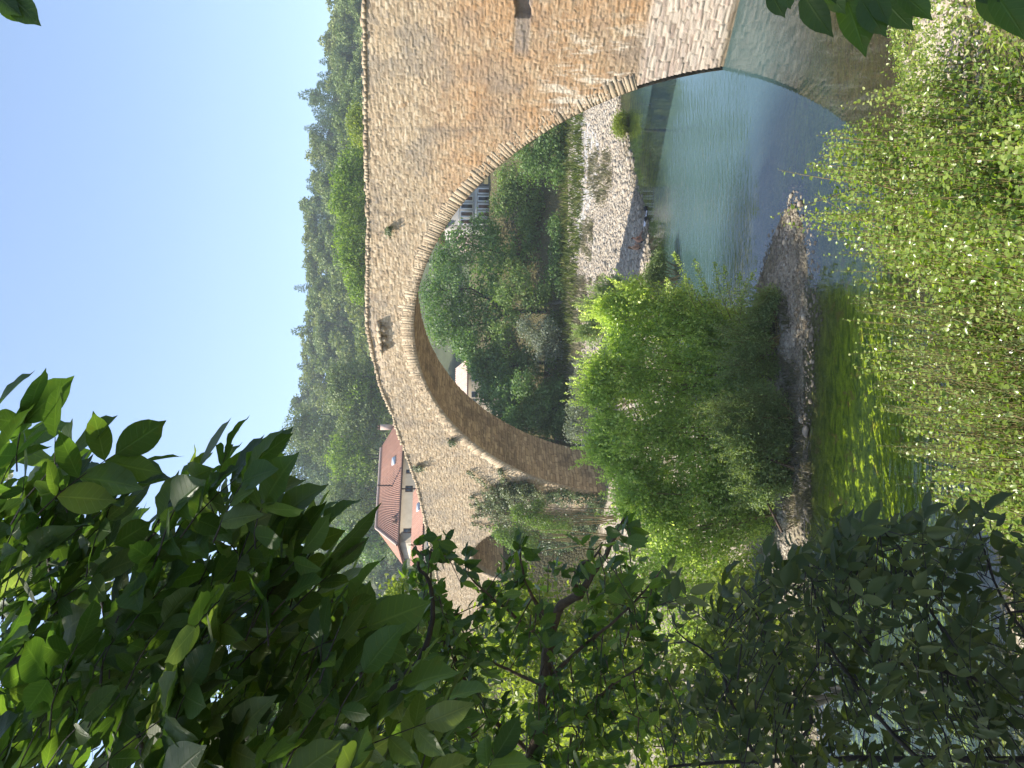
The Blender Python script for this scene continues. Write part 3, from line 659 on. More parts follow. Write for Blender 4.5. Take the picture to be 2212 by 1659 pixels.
while len(pts) < 640 and tries < 60000:
    tries += 1
    Y = rng.uniform(-60, 1330); d = rng.uniform(165, 281)
    x_ = (829.5 - Y) / F_ * d; z_ = float(hillz(np.array(x_), np.array(d)))
    X = 1016 - (z_ + 6 - H) / d * F_
    lim = 810 if Y < 860 else (880 if Y < 1200 else 820)
    if X > lim: continue
    if Y > 1180 and rng.random() < .5: continue
    if any((x_ - a) ** 2 + (d - b) ** 2 < 9.5 for a, b in pts): continue
    pts.append((x_, d))
    nz = math.sin(x_ * .05 + 1) + math.sin(d * .07 + x_ * .02)
    kd = 'pine' if (d > 235 and 180 < Y < 520 and rng.random() < .6) or rng.random() < .36 else ('oaky' if rng.random() < .35 + .2 * nz else 'oak')
    if cnt[kd] >= (285 if kd == 'pine' else 170 if kd == 'oak' else 115): continue
    cnt[kd] += 1
    put(kd, x_, d, z_ - .3, rng.uniform(.65, .95) if kd == 'pine' else rng.uniform(.95, 1.35))
print('hill trees', cnt, tries)
for X, Y, sc, lb in ((645, 213, 1.5, 'tall spiky conifer standing out on the skyline far right'), (640, 625, 1.15, 'thin conifer poking above the skyline left of the bridge middle'), (632, 712, 1.3, 'conifer poking above the skyline over the bridge crown'), (645, 795, 1.25, 'slim conifer on the skyline above the hump of the bridge'), (648, 830, 1.2, 'last pointed conifer on the skyline before the big pine')):
    d = 270.; x_ = (829.5 - Y) / F_ * d; z_ = float(hillz(np.array(x_), np.array(d)))
    top = H + (1016 - X) / F_ * d
    o = put('pine', x_, d, z_ - .5, 1.0, lb, None); hgt = o.data.vertices[0].co.z * 0 + max(v.co.z for v in o.data.vertices)
    s_ = max(.8, (top + .8 - z_) / hgt); o.scale = (s_ * .8, s_ * .8, s_)
# big pines at the left end of the skyline
far_tree('umbrella_pine', 'big broad pine rising highest on the skyline above the red roofed house', [(640, 925, 30, 1), (625, 950, 22, .8), (655, 905, 26, .8), (665, 950, 34, 1.1), (690, 925, 34, 1), (700, 975, 30, .8), (720, 940, 36, 1)], 185, 6000, .6, 'oak', .35, group='big trees left of the skyline')
far_tree('cedar_tree', 'dark blue green cedar half hidden behind the foreground leaves', [(620, 1000, 24, 1), (650, 990, 28, 1), (680, 1020, 36, 1), (720, 1010, 36, 1), (640, 1040, 26, 1), (700, 1070, 40, 1)], 190, 6000, .55, 'pine', .35, group='big trees left of the skyline')
for i, (X, Y, r, lb) in enumerate([(765, 900, 44, 'round green tree behind the ridge of the red roof'), (745, 985, 48, 'dense green tree above the middle of the red roof'), (740, 1080, 52, 'dark green tree above the left end of the red roof'), (770, 1160, 46, 'shaded tree left of the red roofed house'), (780, 850, 34, 'small green tree beside the right end of the red roof'), (740, 830, 40, 'grey green tree above the bridge slope')]):
    far_tree('garden_tree', lb, [(X, Y, r, 1), (X + 30, Y - 25, r * .8, .8), (X + 35, Y + 25, r * .8, .8), (X - 15, Y + 20, r * .6, .5), (X - 10, Y - 18, r * .6, .5)], 150, 5000, .5, ('oak', 'lime', 'oak', 'robinia', 'lime', 'oak')[i], .3, group='garden trees behind the house')

# ------------------------------------------------------------------ houses
def tilemat(name, a, b_):
    mt, n, b = newmat(name)
    c = mixc(n, ramp(n, attr(n, 'rnd'), [(0., 0.), (1., 1.)]), a, b_)
    c = mixc(n, ramp(n, noise(n, 1.2, 5, .7), [(.5, 0.), (.75, .5)]), c, (.16, .11, .085))
    n.links.new(c, b.inputs['Base Color']); b.inputs['Roughness'].default_value = .85; return mt
M['tile'] = tilemat('red roof tile', (.27, .125, .08), (.40, .215, .15))
M['tilep'] = tilemat('pale roof tile', (.50, .34, .26), (.68, .52, .44))
M['plaster'] = plain('beige plaster', (.46, .40, .31), .9, .3, .7)
M['plasterg'] = plain('grey plaster', (.38, .36, .33), .9, .3, .6)
M['pinkwall'] = plain('pink plaster', (.46, .36, .30), .9, .3, .5)
M['white'] = plain('white paint', (.74, .73, .70), .6, .1)
M['brown'] = plain('brown shutter', (.13, .065, .04), .7, .3)
M['dark'] = plain('dark opening', (.02, .02, .022), .4, .3)
M['glass'] = plain('window glass', (.10, .12, .14), .08, .1)
M['sky_glass'] = plain('skylight glass', (.5, .55, .6), .1, .1)
M['woodg'] = plain('weathered wood', (.28, .25, .21), .9, .3, 6)
def roof_plane(parent, e0, e1, r0, r1, mat, tile=.24, thick=.12):
    """corrugated tile slope between an eave line e0-e1 and ridge line r0-r1"""
    e0, e1, r0, r1 = map(lambda v: np.asarray(v, float), (e0, e1, r0, r1))
    Ln = np.linalg.norm(e1 - e0); k = max(4, int(Ln / tile)); m_ = 14
    u = np.linspace(0, 1, k * 4 + 1); v = np.linspace(0, 1, m_)
    nrm = np.cross(e1 - e0, r0 - e0); nrm /= np.linalg.norm(nrm); nrm *= np.sign(nrm[2])
    A = e0 + (e1 - e0) * u[:, None]; B = r0 + (r1 - r0) * u[:, None]
    G = A[:, None] + (B - A)[:, None] * v[None, :, None] + nrm * (np.abs(np.sin(u * k * math.pi)) * .09)[:, None, None] + nrm * .02 * (np.arange(m_) % 2)[None, :, None]
    rd = np.repeat(rng.random((k * 4 + 1, 1)), m_, 1) * .5 + rng.random((k * 4 + 1, m_)) * .5
    V = G.reshape(-1, 3)
    under = np.array([e0, e1, r1, r0]) - nrm * thick
    o = mk('roof', np.concatenate([V, under]), [grid_faces(len(u), m_), np.array([[0, 1, 2, 3]]) + len(V)], mat, parent, {'rnd': np.concatenate([rd.ravel(), [.5] * 4])})
    return o, nrm
def wall_quad(name, parent, p0, p1, z0, z1, mat, th=.3):
    p0, p1 = np.asarray(p0, float)[:2], np.asarray(p1, float)[:2]; d = (p1 - p0) / np.linalg.norm(p1 - p0); nn = np.array([-d[1], d[0]]) * th
    q = [p0, p1, p1 + nn, p0 + nn]
    V = [(*a, z) for z in (z0, z1) for a in q]
    return mk(name, V, [[(0, 1, 5, 4), (1, 2, 6, 5), (2, 3, 7, 6), (3, 0, 4, 7), (4, 5, 6, 7), (0, 3, 2, 1)]], mat, parent)
def face_box(name, parent, o, dx, a0, a1, z0, z1, out0, out1, mat):
    """box on a facade: o origin, dx unit along, towards camera = out"""
    dx = np.asarray(dx, float); ou = np.array([dx[1], -dx[0]])
    mb = MB(); mb.box(a0, a1, out0, out1, z0, z1, .5, fr=lambda V: np.stack([o[0] + dx[0] * V[:, 0] + ou[0] * V[:, 1], o[1] + dx[1] * V[:, 0] + ou[1] * V[:, 1], V[:, 2]], 1))
    return mb.build(name, mat, parent)

def house_red():
    h = empty('tile_roofed_house', 'long beige house with red tiled hip roof rising behind the left end of the bridge', 'house')
    eL = at(np.array(860.), np.array(1177.), np.array(79.)); eR = at(np.array(869.), np.array(978.), np.array(84.))
    zE = (eL[2] + eR[2]) / 2; eL[2] = eR[2] = zE
    dx = norm((eR - eL)[None])[0]; eR = eL + dx * 15.5; per = np.array([-dx[1], dx[0], 0])
    rL = at(np.array(813.), np.array(1138.), np.array(83.)); zR = rL[2]
    dep = (rL - eL) @ per; dep = max(dep, 3.5); al = (rL - eL) @ dx
    rL = eL + dx * al + per * dep; rL[2] = zR; rR = eR + per * dep - dx * 3; rR[2] = zR
    bL = eL + per * dep * 2; bR = eR + per * dep * 2
    o, nr = roof_plane(h, eL, eR, rL, rR, M['tile'])
    roof_plane(h, bR, bL, rR, rL, M['tile']); roof_plane(h, bL, eL, rL, rL + per * .01, M['tile']); roof_plane(h, eR, bR, rR, rR + per * .01, M['tile'])
    i = .45
    a, b_ = eL + dx * i + per * i, eR - dx * i + per * i; c, d_ = bR - dx * i - per * i, bL + dx * i - per * i
    zg = tz_at(a[:2])[0] - 4
    for p, q_ in ((a, b_), (b_, c), (c, d_), (d_, a)): wall_quad('wall', h, p, q_, zg, zE - .08, M['plaster'])
    mb = MB()
    mb.tube(np.array([eL - per * .1 + [0, 0, -.06], eR - per * .1 + [0, 0, -.06]]), .09, .09, 8); mb.build('gutter', M['brown'], h)
    mb = MB(); q = rL - per * .0; mb.tube(np.array([rL + [0, 0, .1], rR + [0, 0, .1]]), .13, .13, 8); mb.tube(np.array([rL + [0, 0, .1], eL + [0, 0, .1]]), .13, .13, 8); mb.build('ridge_tiles', M['tilep'], h, True)
    def onroof(X, Y):
        r = ray(np.array(X), np.array(Y)); k = ((eL - CAM) @ nr) / (r @ nr); return CAM + r * k
    for X, Y, hh in ((838, 1682 / 1.8228, 1.1),):
        p = onroof(float(X + 5), float(Y)); mb = MB(); mb.box(-.3, .3, -.3, .3, -.5, hh, .5); V = 0
        ch = mb.build('chimney', M['tilep'], h); ch.location = p
        mb = MB(); [mb.box(-.25 + .3 * j, -.05 + .3 * j, -.2, .2, hh + .004, hh + .3, .5) for j in range(2)]
        mb.build('chimney_pot', M['brown'], ch)
    p = onroof(849., 1912 / 1.8228); mb = MB(); mb.tube(np.array([p, p + [0, 0, 1.5]]), .09, .09, 8); mb.tube(np.array([p + [0, 0, 1.5], p + [0, 0, 1.65]]), .16, .12, 8); mb.build('flue_pipe', M['brown'], h)
    # skylight and two little gabled vents
    p = onroof(852., 996.); mb = MB(); e = norm((rL - eL - dx * al)[None])[0]
    V = np.array([p + dx * a_ * .45 + e * b2 * .3 + nr * .16 for a_, b2 in ((-1, -1), (1, -1), (1, 1), (-1, 1))]); V = np.concatenate([V, V - nr * .2])
    mk('skylight', V, [[(0, 1, 2, 3), (0, 4, 5, 1), (1, 5, 6, 2), (2, 6, 7, 3), (3, 7, 4, 0)]], M['sky_glass'], h)
    for Y in (1118, 1128):
        p = onroof(857., float(Y)); fr_ = -per
        V = np.array([p + dx * -.28, p + dx * .28, p + [0, 0, .5], p + dx * -.28 + per * .9 + [0, 0, .45], p + dx * .28 + per * .9 + [0, 0, .45], p + per * 1.0 + [0, 0, .5]]); V += fr_ * .12
        mk('roof_vent', V, [np.array([(0, 1, 2), (3, 5, 4)]), np.array([(0, 2, 5, 3), (2, 1, 4, 5)])], M['brown'], h)
    # windows under the eaves
    dd = dx[:2]; o2 = a[:2]
    for px, ww in ((1857 / 1.8228, .45), (1925 / 1.8228, .7), (2090 / 1.8228, .5)):
        r = ray(np.array(890.), np.array(px)); ou = -per[:2]
        k = ((a - CAM)[:2] @ ou) / (r[:2] @ ou); pt = CAM + r * k; al_ = (pt[:2] - o2) @ dd
        f = face_box('window', h, o2, dd, al_ - ww / 2, al_ + ww / 2, zE - 1.25, zE - .45, .0, .05, M['brown'])
        face_box('pane', f, o2, dd, al_ - ww / 2 + .08, al_ + ww / 2 - .08, zE - 1.17, zE - .53, .052, .06, M['glass'])
    r = ray(np.array(880.), np.array(1912 / 1.8228)); ou = -per[:2]; k = ((a - CAM)[:2] @ ou) / (r[:2] @ ou); al_ = ((CAM + r * k)[:2] - o2) @ dd
    face_box('downpipe', h, o2, dd, al_ - .45, al_ - .33, zg, zE - .1, .0, .12, M['brown'])
    return a, dx, per, zE
house_a, hdx, hper, hzE = house_red()
def house_low():
    h = empty('low_tiled_house', 'low annex with red tiled lean-to roof in front of the long red roofed house', 'house')
    eL = at(np.array(915.), np.array(1290.), np.array(70.)); e = eL - hper * 0
    zE = at(np.array(918.), np.array(1100.), np.array(77.))[2]
    dx, per = hdx, hper
    e0 = at(np.array(905.), np.array(1030.), np.array(77.)); L = 8
    eR = e0.copy(); eR[2] = zE; eL = eR - dx * L
    rL = eL + per * 4.2 + [0, 0, 1.4]; rR = eR + per * 4.2 + [0, 0, 1.4]
    o, nr = roof_plane(h, eL, eR, rL, rR, M['tile'])
    zg = tz_at(eL[:2])[0] - 4
    a, b_ = eL + per * .35, eR + per * .35 - dx * .3
    wall_quad('wall', h, a, b_, zg, zE - .05, M['plasterg']); wall_quad('wall', h, b_, b_ + per * 4, zg, zE, M['plasterg']); wall_quad('wall', h, rL, rR, zg, zE + 1.25, M['plasterg'])
    p = eR - dx * 2.6 + per * 1.6 + [0, 0, .68]; ee = norm((rL - eL)[None])[0]
    V = np.array([p + dx * a_ * .4 + ee * b2 * .3 + nr * .12 for a_, b2 in ((-1, -1), (1, -1), (1, 1), (-1, 1))]); V = np.concatenate([V, V - nr * .3])
    mk('skylight', V, [[(0, 1, 2, 3), (0, 4, 5, 1), (1, 5, 6, 2), (2, 6, 7, 3), (3, 7, 4, 0)]], M['sky_glass'], h)
    o2, dd = a[:2], dx[:2]
    for k in (1.5, 4., 6.5):
        f = face_box('window', h, o2, dd, k - .5, k + .5, zE - 1.5, zE - .35, 0, .05, M['white']); face_box('pane', f, o2, dd, k - .42, k + .42, zE - 1.42, zE - .43, .052, .06, M['glass'])
house_low()
def house_arch_left():
    h = empty('cottage', 'small cottage with pale tiled roof seen under the arch beside its left inner side', 'house')
    d = 97.
    eR = at(np.array(1010.), np.array(775.), np.array(d)); eL = at(np.array(1012.), np.array(880.), np.array(d - 2)); eL[2] = eR[2]
    dx = norm((eR - eL)[None])[0]; per = np.array([-dx[1], dx[0], 0])
    rL = eL + per * 3.5 + [0, 0, 1.5]; rR = eR + per * 3.5 + [0, 0, 1.5]
    roof_plane(h, eL, eR, rL, rR, M['tilep']); roof_plane(h, eR + per * 7, eL + per * 7, rR, rL, M['tilep'])
    a, b_ = eL + per * .4 + dx * .3, eR + per * .4 - dx * .3; zg = tz_at(a[:2])[0] - 2
    for p, q_ in ((a, b_), (b_, b_ + per * 6.2), (b_ + per * 6.2, a + per * 6.2), (a + per * 6.2, a)): wall_quad('wall', h, p, q_, zg, eL[2] - .05, M['plaster'])
    for k in (1.5, 3.6):
        f = face_box('window', h, a[:2], dx[:2], k - .4, k + .4, eL[2] - 1.3, eL[2] - .5, 0, .05, M['white']); face_box('pane', f, a[:2], dx[:2], k - .33, k + .33, eL[2] - 1.23, eL[2] - .57, .052, .06, M['glass'])
house_arch_left()
def house_slats():
    h = empty('shuttered_house', 'grey two storey house with tall brown windows in white frames under the arch', 'house')
    d = 101.
    L = at(np.array(1062.), np.array(492.), np.array(d)); Rr = at(np.array(1062.), np.array(398.), np.array(d + 1))
    dx = norm(((Rr - L) * [1, 1, 0])[None])[0]; Ln = np.linalg.norm((Rr - L)[:2]); per = np.array([-dx[1], dx[0], 0])
    z0 = L[2]; zt = z0 + 6.2; zg = tz_at(L[:2])[0] - 2
    for p, q_ in ((L, Rr), (Rr, Rr + per * 6), (Rr + per * 6, L + per * 6), (L + per * 6, L)): wall_quad('wall', h, p, q_, zg, zt, M['plasterg'])
    roof_plane(h, L - per * .5 - dx * .5 + [0, 0, zt - z0], Rr - per * .5 + dx * .5 + [0, 0, zt - Rr[2]], L + per * 3.2 - dx * .5 + [0, 0, zt - z0 + 1.5], Rr + per * 3.2 + dx * .5 + [0, 0, zt - Rr[2] + 1.5], M['tilep'])
    roof_plane(h, Rr + per * 6.8 + dx * .5 + [0, 0, zt - Rr[2]], L + per * 6.8 - dx * .5 + [0, 0, zt - z0], Rr + per * 3.2 + dx * .5 + [0, 0, zt - Rr[2] + 1.5], L + per * 3.2 - dx * .5 + [0, 0, zt - z0 + 1.5], M['tilep'])
    o2, dd = L[:2], dx[:2]
    for row, (za, zb) in enumerate(((z0 + .2, z0 + 1.85), (z0 + 2.45, z0 + 4.1))):
        for k in range(5):
            c_ = .75 + k * 1.08; 
            f = face_box('window', h, o2, dd, c_ - .40, c_ + .40, za, zb, 0, .06, M['white'])
            face_box('shutter', f, o2, dd, c_ - .24, c_ + .24, za + .1, zb - .1, .062, .10, M['brown'] if (k + row) % 3 else M['dark'])
        face_box('ledge', h, o2, dd, 0, Ln, zb + .12, zb + .24, 0, .12, M['white'])
    return L, dx, per
house_slats()
# pink garden wall left of the shuttered house
gw = wall_quad('garden_wall', None, at(np.array(1040.), np.array(545.), np.array(104.)), at(np.array(1040.), np.array(482.), np.array(104.)), 5, at(np.array(975.), np.array(500.), np.array(104.))[2], M['pinkwall'])
tag(gw, 'plain pinkish wall left of the shuttered house under the arch', 'wall')

# ------------------------------------------------------------------ low planting, gravel, boulders
ICO_V = None
def ico():
    import bmesh
    bm = bmesh.new(); bmesh.ops.create_icosphere(bm, subdivisions=1, radius=1)
    V = np.array([v.co[:] for v in bm.verts]); Fc = np.array([[v.index for v in f.verts] for f in bm.faces]); bm.free(); return V, Fc
def ico3(k=3):
    import bmesh
    bm = bmesh.new(); bmesh.ops.create_icosphere(bm, subdivisions=k, radius=1)
    V = np.array([v.co[:] for v in bm.verts]); Fc = np.array([[v.index for v in f.verts] for f in bm.faces]); bm.free(); return V, Fc
def pebble_mat(name, cols):
    mt, n, b = newmat(name)
    c = ramp(n, attr(n, 'rnd'), [(i / (len(cols) - 1), k) for i, k in enumerate(cols)])
    c = mixc(n, .3, c, mixc(n, noise(n, 9, 4, .7), (.15, .13, .10), (.62, .58, .52)))
    sz = nd(n, 'ShaderNodeSeparateXYZ'); n.links.new(pos(n), sz.inputs[0])
    c = mixc(n, math_(n, 'MULTIPLY', band(n, sz.outputs[2], -2, -1, .05, .14), .6), c, mixc(n, 1., c, (.35, .33, .25), 'MULTIPLY'))
    n.links.new(c, b.inputs['Base Color']); b.inputs['Roughness'].default_value = .85; b.inputs['Specular IOR Level'].default_value = .25
    n.links.new(bump(n, noise(n, 20, 4, .6), .02, .5), b.inputs['Normal']); return mt
M['pebble'] = pebble_mat('pebbles', [(.15, .12, .085), (.31, .26, .19), (.39, .335, .25), (.47, .41, .32), (.34, .26, .18), (.25, .225, .19), (.51, .46, .375)])
def scatter_stones(name, P, size):
    V0, F0 = ico(); n = len(P)
    sc = size[:, None] * rng.uniform(.7, 1.3, (n, 3)) * [1, 1, .55]
    a = rng.uniform(0, 6.28, n); ca, sa = np.cos(a), np.sin(a)
    V = V0[None] * (1 + rng.normal(0, .10, (n, len(V0), 1))) * sc[:, None]
    Vr = np.stack([V[..., 0] * ca[:, None] - V[..., 1] * sa[:, None], V[..., 0] * sa[:, None] + V[..., 1] * ca[:, None], V[..., 2]], -1) + P[:, None]
    o = mk(name, Vr.reshape(-1, 3), (F0[None] + (np.arange(n) * len(V0))[:, None, None]).reshape(-1, 3), M['pebble'], None, {'rnd': np.repeat(rng.random(n), len(V0))}, True)
    return tag(o, kind='stuff')
# far bar
c = np.stack([rng.uniform(-6, 42, 44000), rng.uniform(44, 82, 44000)], 1); z, f_, nb_ = terrain(c)
k = (f_ > -.4) & (f_ < 26); c, z = c[k], z[k]
scatter_stones('gravel_bar_stones', np.column_stack([c, z + .01]), rng.gamma(1.8, .035, len(c)) + .04)
c = np.stack([rng.uniform(-13, 7.2, 26000), rng.uniform(24, 34, 26000)], 1); z, f_, nb_ = terrain(c)
k = (f_ > -.9) & ((f_ < 3.2)); c, z = c[k][:9000], z[k][:9000]
scatter_stones('gravel_spit_stones', np.column_stack([c, z + .005]), rng.gamma(1.8, .014, len(c)) + .018)
c = np.stack([rng.normal(5.0, 1.1, 2500), rng.normal(12.6, 1.4, 2500)], 1); z = terrain(c)[0]
scatter_stones('bank_pebbles', np.column_stack([c, z + .01]), rng.gamma(2, .016, len(c)) + .03)
V3, F3 = ico3()
def boulder(X, Y, size, label, z0=.05):
    p = atz(np.array(float(X)), np.array(float(Y)), z0)
    V = V3.copy(); g = rng.normal(size=(7, 3)); g /= np.linalg.norm(g, axis=1)[:, None]
    for d in g:
        t = V @ d; V = V - np.maximum(t - rng.uniform(.55, .85), 0)[:, None] * d * .9
    V = V * np.array([1.15, .9, .62]) * size
    a = rng.uniform(0, 6); V = V @ np.array([[math.cos(a), math.sin(a), 0], [-math.sin(a), math.cos(a), 0], [0, 0, 1]])
    zg = max(tz_at(p[:2])[0], -.12)
    o = mk('boulder', V, F3, M['pebble'], None, {'rnd': np.full(len(V), .75)}, True); o.location = (p[0], p[1], zg + size * .3)
    return tag(o, label, 'rock', 'pale rocks along the green channel')
for X, Y, s, lb in ((1740, 932, .20, 'largest pale rock at the water edge of the green channel'), (1731, 905, .17, 'long pale rock beside the largest rock at the green channel'), (1748, 868, .10, 'small white rock alone in the shaded shallows of the green channel'), (1733, 1010, .10, 'small rock on the bank among dry twigs by the green channel'), (1738, 985, .09, 'small pale rock between the largest rock and the dry twigs'), (1738, 1100, .13, 'pale rock close to the dark foreground leaves by the channel'), (1752, 795, .08, 'little flat pale stone at the lit edge of the spit'), (1683, 500, .16, 'dark stone at the back edge of the gravel spit near its tip'), (1727, 440, .15, 'blunt stone at the very tip of the gravel spit')):
    boulder(X, Y, s, lb)
# grey sheet over the far bank gravel, its colour stands for shade
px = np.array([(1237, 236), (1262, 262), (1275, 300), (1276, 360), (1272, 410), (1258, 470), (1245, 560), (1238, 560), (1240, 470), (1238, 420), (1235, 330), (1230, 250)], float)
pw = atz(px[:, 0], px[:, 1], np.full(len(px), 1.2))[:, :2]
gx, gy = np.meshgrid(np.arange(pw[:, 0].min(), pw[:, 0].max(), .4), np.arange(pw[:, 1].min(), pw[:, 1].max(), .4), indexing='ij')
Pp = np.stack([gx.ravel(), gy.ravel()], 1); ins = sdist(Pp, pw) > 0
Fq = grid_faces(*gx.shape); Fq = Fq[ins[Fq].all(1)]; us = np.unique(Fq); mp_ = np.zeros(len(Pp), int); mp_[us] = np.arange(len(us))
tag(mk('shade_patch', np.column_stack([Pp[us], tz_at(Pp[us]) + .03]), mp_[Fq], plain('grey shade', (.44, .44, .43), .95, .25, 2.5), None, None, True), kind='structure')

def tufts(P, hgt, nb, mat, name, spread=.35, wid=.03):
    n = len(P); B = np.repeat(P, nb, 0) + np.column_stack([rng.normal(0, spread, (n * nb, 2)) * np.repeat(hgt, nb)[:, None], np.zeros(n * nb)])
    D = norm(rdir(len(B)) * [.6, .6, .2] + [0, 0, 1.0]); L = np.repeat(hgt, nb) * rng.uniform(.4, 1.1, len(B))
    r = np.clip(np.repeat(rng.random(n), nb) * .6 + rng.random(len(B)) * .4, 0, 1)
    o = leaves(name, B, D, rdir(len(B)), L, np.full(len(B), wid) * rng.uniform(.6, 1.5, len(B)), T_DIA, mat, None, r)
    return tag(o, kind='stuff')
def pts_px(poly, n, z):
    poly = np.array(poly, float); out = []
    while len(out) < n:
        c = np.stack([rng.uniform(poly[:, 0].min(), poly[:, 0].max(), n * 4), rng.uniform(poly[:, 1].min(), poly[:, 1].max(), n * 4)], 1)
        out += list(c[sdist(c, poly) > 0])
    c = np.array(out[:n]); p = atz(c[:, 0], c[:, 1], np.full(n, z)); p[:, 2] = tz_at(p[:, :2]) - .03; return p
strip = np.concatenate([pts_px([(1222, 600), (1250, 600), (1252, 800), (1262, 930), (1215, 930), (1212, 760)], 600, 1.6), pts_px([(1262, 315), (1302, 335), (1306, 425), (1285, 440), (1268, 420)], 110, 1.0),
                        pts_px([(1243, 600), (1290, 600), (1284, 660), (1250, 660)], 50, 1.1), pts_px([(1255, 480), (1275, 480), (1270, 560), (1255, 560)], 50, 1.1)])
tufts(strip, rng.uniform(.2, .75, len(strip)), 14, M['drygrass'], 'dry_grass', .45, .07)
back = pts_px([(1205, 240), (1238, 240), (1240, 380), (1232, 600), (1226, 760), (1218, 940), (1195, 940), (1205, 600)], 420, 1.9)
tufts(back, rng.uniform(.3, 1.2, len(back)), 16, M['grass'], 'bank_weeds', .6, .07)
isl_g = np.concatenate([pts_px([(1650, 650), (1690, 640), (1700, 720), (1660, 740)], 50, .25), pts_px([(1680, 760), (1712, 800), (1722, 1130), (1690, 1130)], 120, .3), pts_px([(1715, 930), (1735, 980), (1740, 1120), (1715, 1120)], 70, .2)])
tufts(isl_g, rng.uniform(.12, .34, len(isl_g)), 22, M['drygrass'], 'spit_grass', .4, .018)
c = np.stack([rng.uniform(-9, 11, 2600), rng.uniform(8.5, 16.5, 2600)], 1); z, f_, nb_ = terrain(c); k = (nb_ > 1.2) & (c[:, 0] < 2); k &= np.hypot(c[:, 0] - 5, c[:, 1] - 12.6) > 1.9
tufts(np.column_stack([c, z - .03])[k], rng.uniform(.2, .55, k.sum()), 22, M['grass'], 'bank_grass', .35, .014)

c = np.stack([rng.uniform(1.5, 12, 5200), rng.uniform(5.5, 18, 5200)], 1); z, f_, nb_ = terrain(c); k = nb_ > .8
P_ = np.column_stack([c, z])[k]; P_ = np.repeat(P_, 9, 0); P_ = P_ + rng.normal(0, 1, P_.shape) * [.16, .16, .0] + np.array([0, 0, 1]) * np.abs(rng.normal(0, .16, len(P_)))[:, None]
tag(leaves('ground_cover', P_, rdir(len(P_)) + [0, 0, .4], rdir(len(P_)) + [0, 0, 1.2], rng.uniform(.03, .085, len(P_)), rng.uniform(.02, .05, len(P_)), T_OVAL, M['poplar'], None, rng.random(len(P_)) ** 1.5), kind='stuff')
# round bush at the water's edge and shore shrubs
def shrub(name, label, lst, d, n, ls, mat, asp=.5, cl=10, cr=.18, group=None, bark='stem', outw=.6, updir=.0, T=T_DIA, base=None, tr_=.05):
    bl = pblobs(lst, d); e = empty(name, label, 'shrub', group)
    c = np.mean([b[0] for b in bl], 0); b0 = ground_pt(c) if base is None else ground_pt(at(*map(lambda q: np.array(float(q)), base), np.array(float(d))))
    mb = MB()
    for b in bl:
        for _ in range(2):
            s0 = b0 + np.array([*rng.normal(0, .25, 2), 0]); t = b[0] + rdir(1)[0] * b[1] * .5
            m_ = (s0 + t) / 2 + rng.normal(0, .12, 3); mb.tube(np.array([s0, m_, t]), tr_, tr_ * .25, 5)
    mb.build('stems', M[bark], e, True)
    P, D, N, L, r = blob_leaves(bl, n, ls, cl=cl, cr_=cr, outw=outw, flat=1)
    D = norm(D + np.array([0, 0, updir]))
    if group == GI or mat == 'willowd':
        sh = MB()
        for _ in range(150):
            b_ = bl[rng.integers(len(bl))]; d_ = norm((rdir(1)[0] * [1, 1, .6] + [.15, -.5, .75])[None])[0]
            p0 = b_[0] + d_ * b_[1] * .75; Ln = rng.uniform(.4, 1.15); dr = norm((d_ * .5 + [0, 0, 1] + rng.normal(0, .2, 3))[None])[0]
            k_ = int(34 * Ln) + 8; u_ = np.linspace(.05, 1, k_); C = p0 + dr * (Ln * u_)[:, None] + rng.normal(0, .05, (k_, 3)) * (1.2 - u_)[:, None]
            sh.tube(np.array([p0 - dr * .2, p0 + dr * Ln]), .008, .002, 3)
            P = np.concatenate([P, C]); D = np.concatenate([D, norm(rdir(k_) + dr)]); N = np.concatenate([N, norm(rdir(k_) + [0, -.2, .8])])
            L = np.concatenate([L, ls * rng.uniform(.5, .95, k_)]); r = np.concatenate([r, np.clip(.45 + rng.random(k_) * .5 * u_, 0, 1)])
        sh.build('shoots', M['stem'], e)
    leaves('foliage', P, D, N, L, L * asp, T, M[mat], e, r)
    return e
GI = 'young poplars on the gravel island'
shrub('round_bush', 'small round bright green bush at the water edge of the gravel bar', [(1338, 268, 13, 1), (1340, 282, 12, 1), (1341, 256, 10, .8), (1345, 275, 11, 1)], 57, 2600, .22, 'yellowg', .25, updir=.6)
shrub('shore_shrub', 'feathery shrub with yellow tips on the far shore beside the sunbathers', [(1410, 590, 16, 1), (1425, 575, 12, .9), (1428, 556, 7, .4), (1402, 615, 22, 1), (1425, 615, 16, 1), (1385, 640, 24, 1)], 43, 5000, .16, 'willow', .3, updir=.8)
shrub('shore_shrub', 'grey green shrub behind the island trees at the gravel bar', [(1310, 640, 20, 1), (1330, 615, 14, .7), (1290, 670, 24, 1), (1275, 720, 22, 1), (1300, 700, 26, 1)], 47, 5000, .16, 'willowd', .4)
shrub('shore_shrub', 'pale shrub behind the island trees under the left side of the arch', [(1250, 830, 22, 1), (1245, 880, 24, 1), (1260, 790, 18, 1), (1240, 930, 24, 1), (1270, 900, 26, 1)], 52, 5000, .17, 'olive', .4)
GI = 'young poplars on the gravel island'
shrub('poplar_shrub', 'leafy poplar at the right end of the island with sprays hanging over the water', [(1320, 670, 32, .9), (1370, 640, 34, 1), (1410, 690, 50, 1.2), (1350, 730, 46, 1.2), (1470, 660, 40, .8), (1520, 690, 44, .9), (1480, 730, 56, 1.2), (1560, 730, 50, 1.1), (1600, 700, 40, .9), (1620, 750, 40, .9)], 30.5, 24650, .125, 'poplar2', .62, 15, .17, GI, base=(1680, 760))
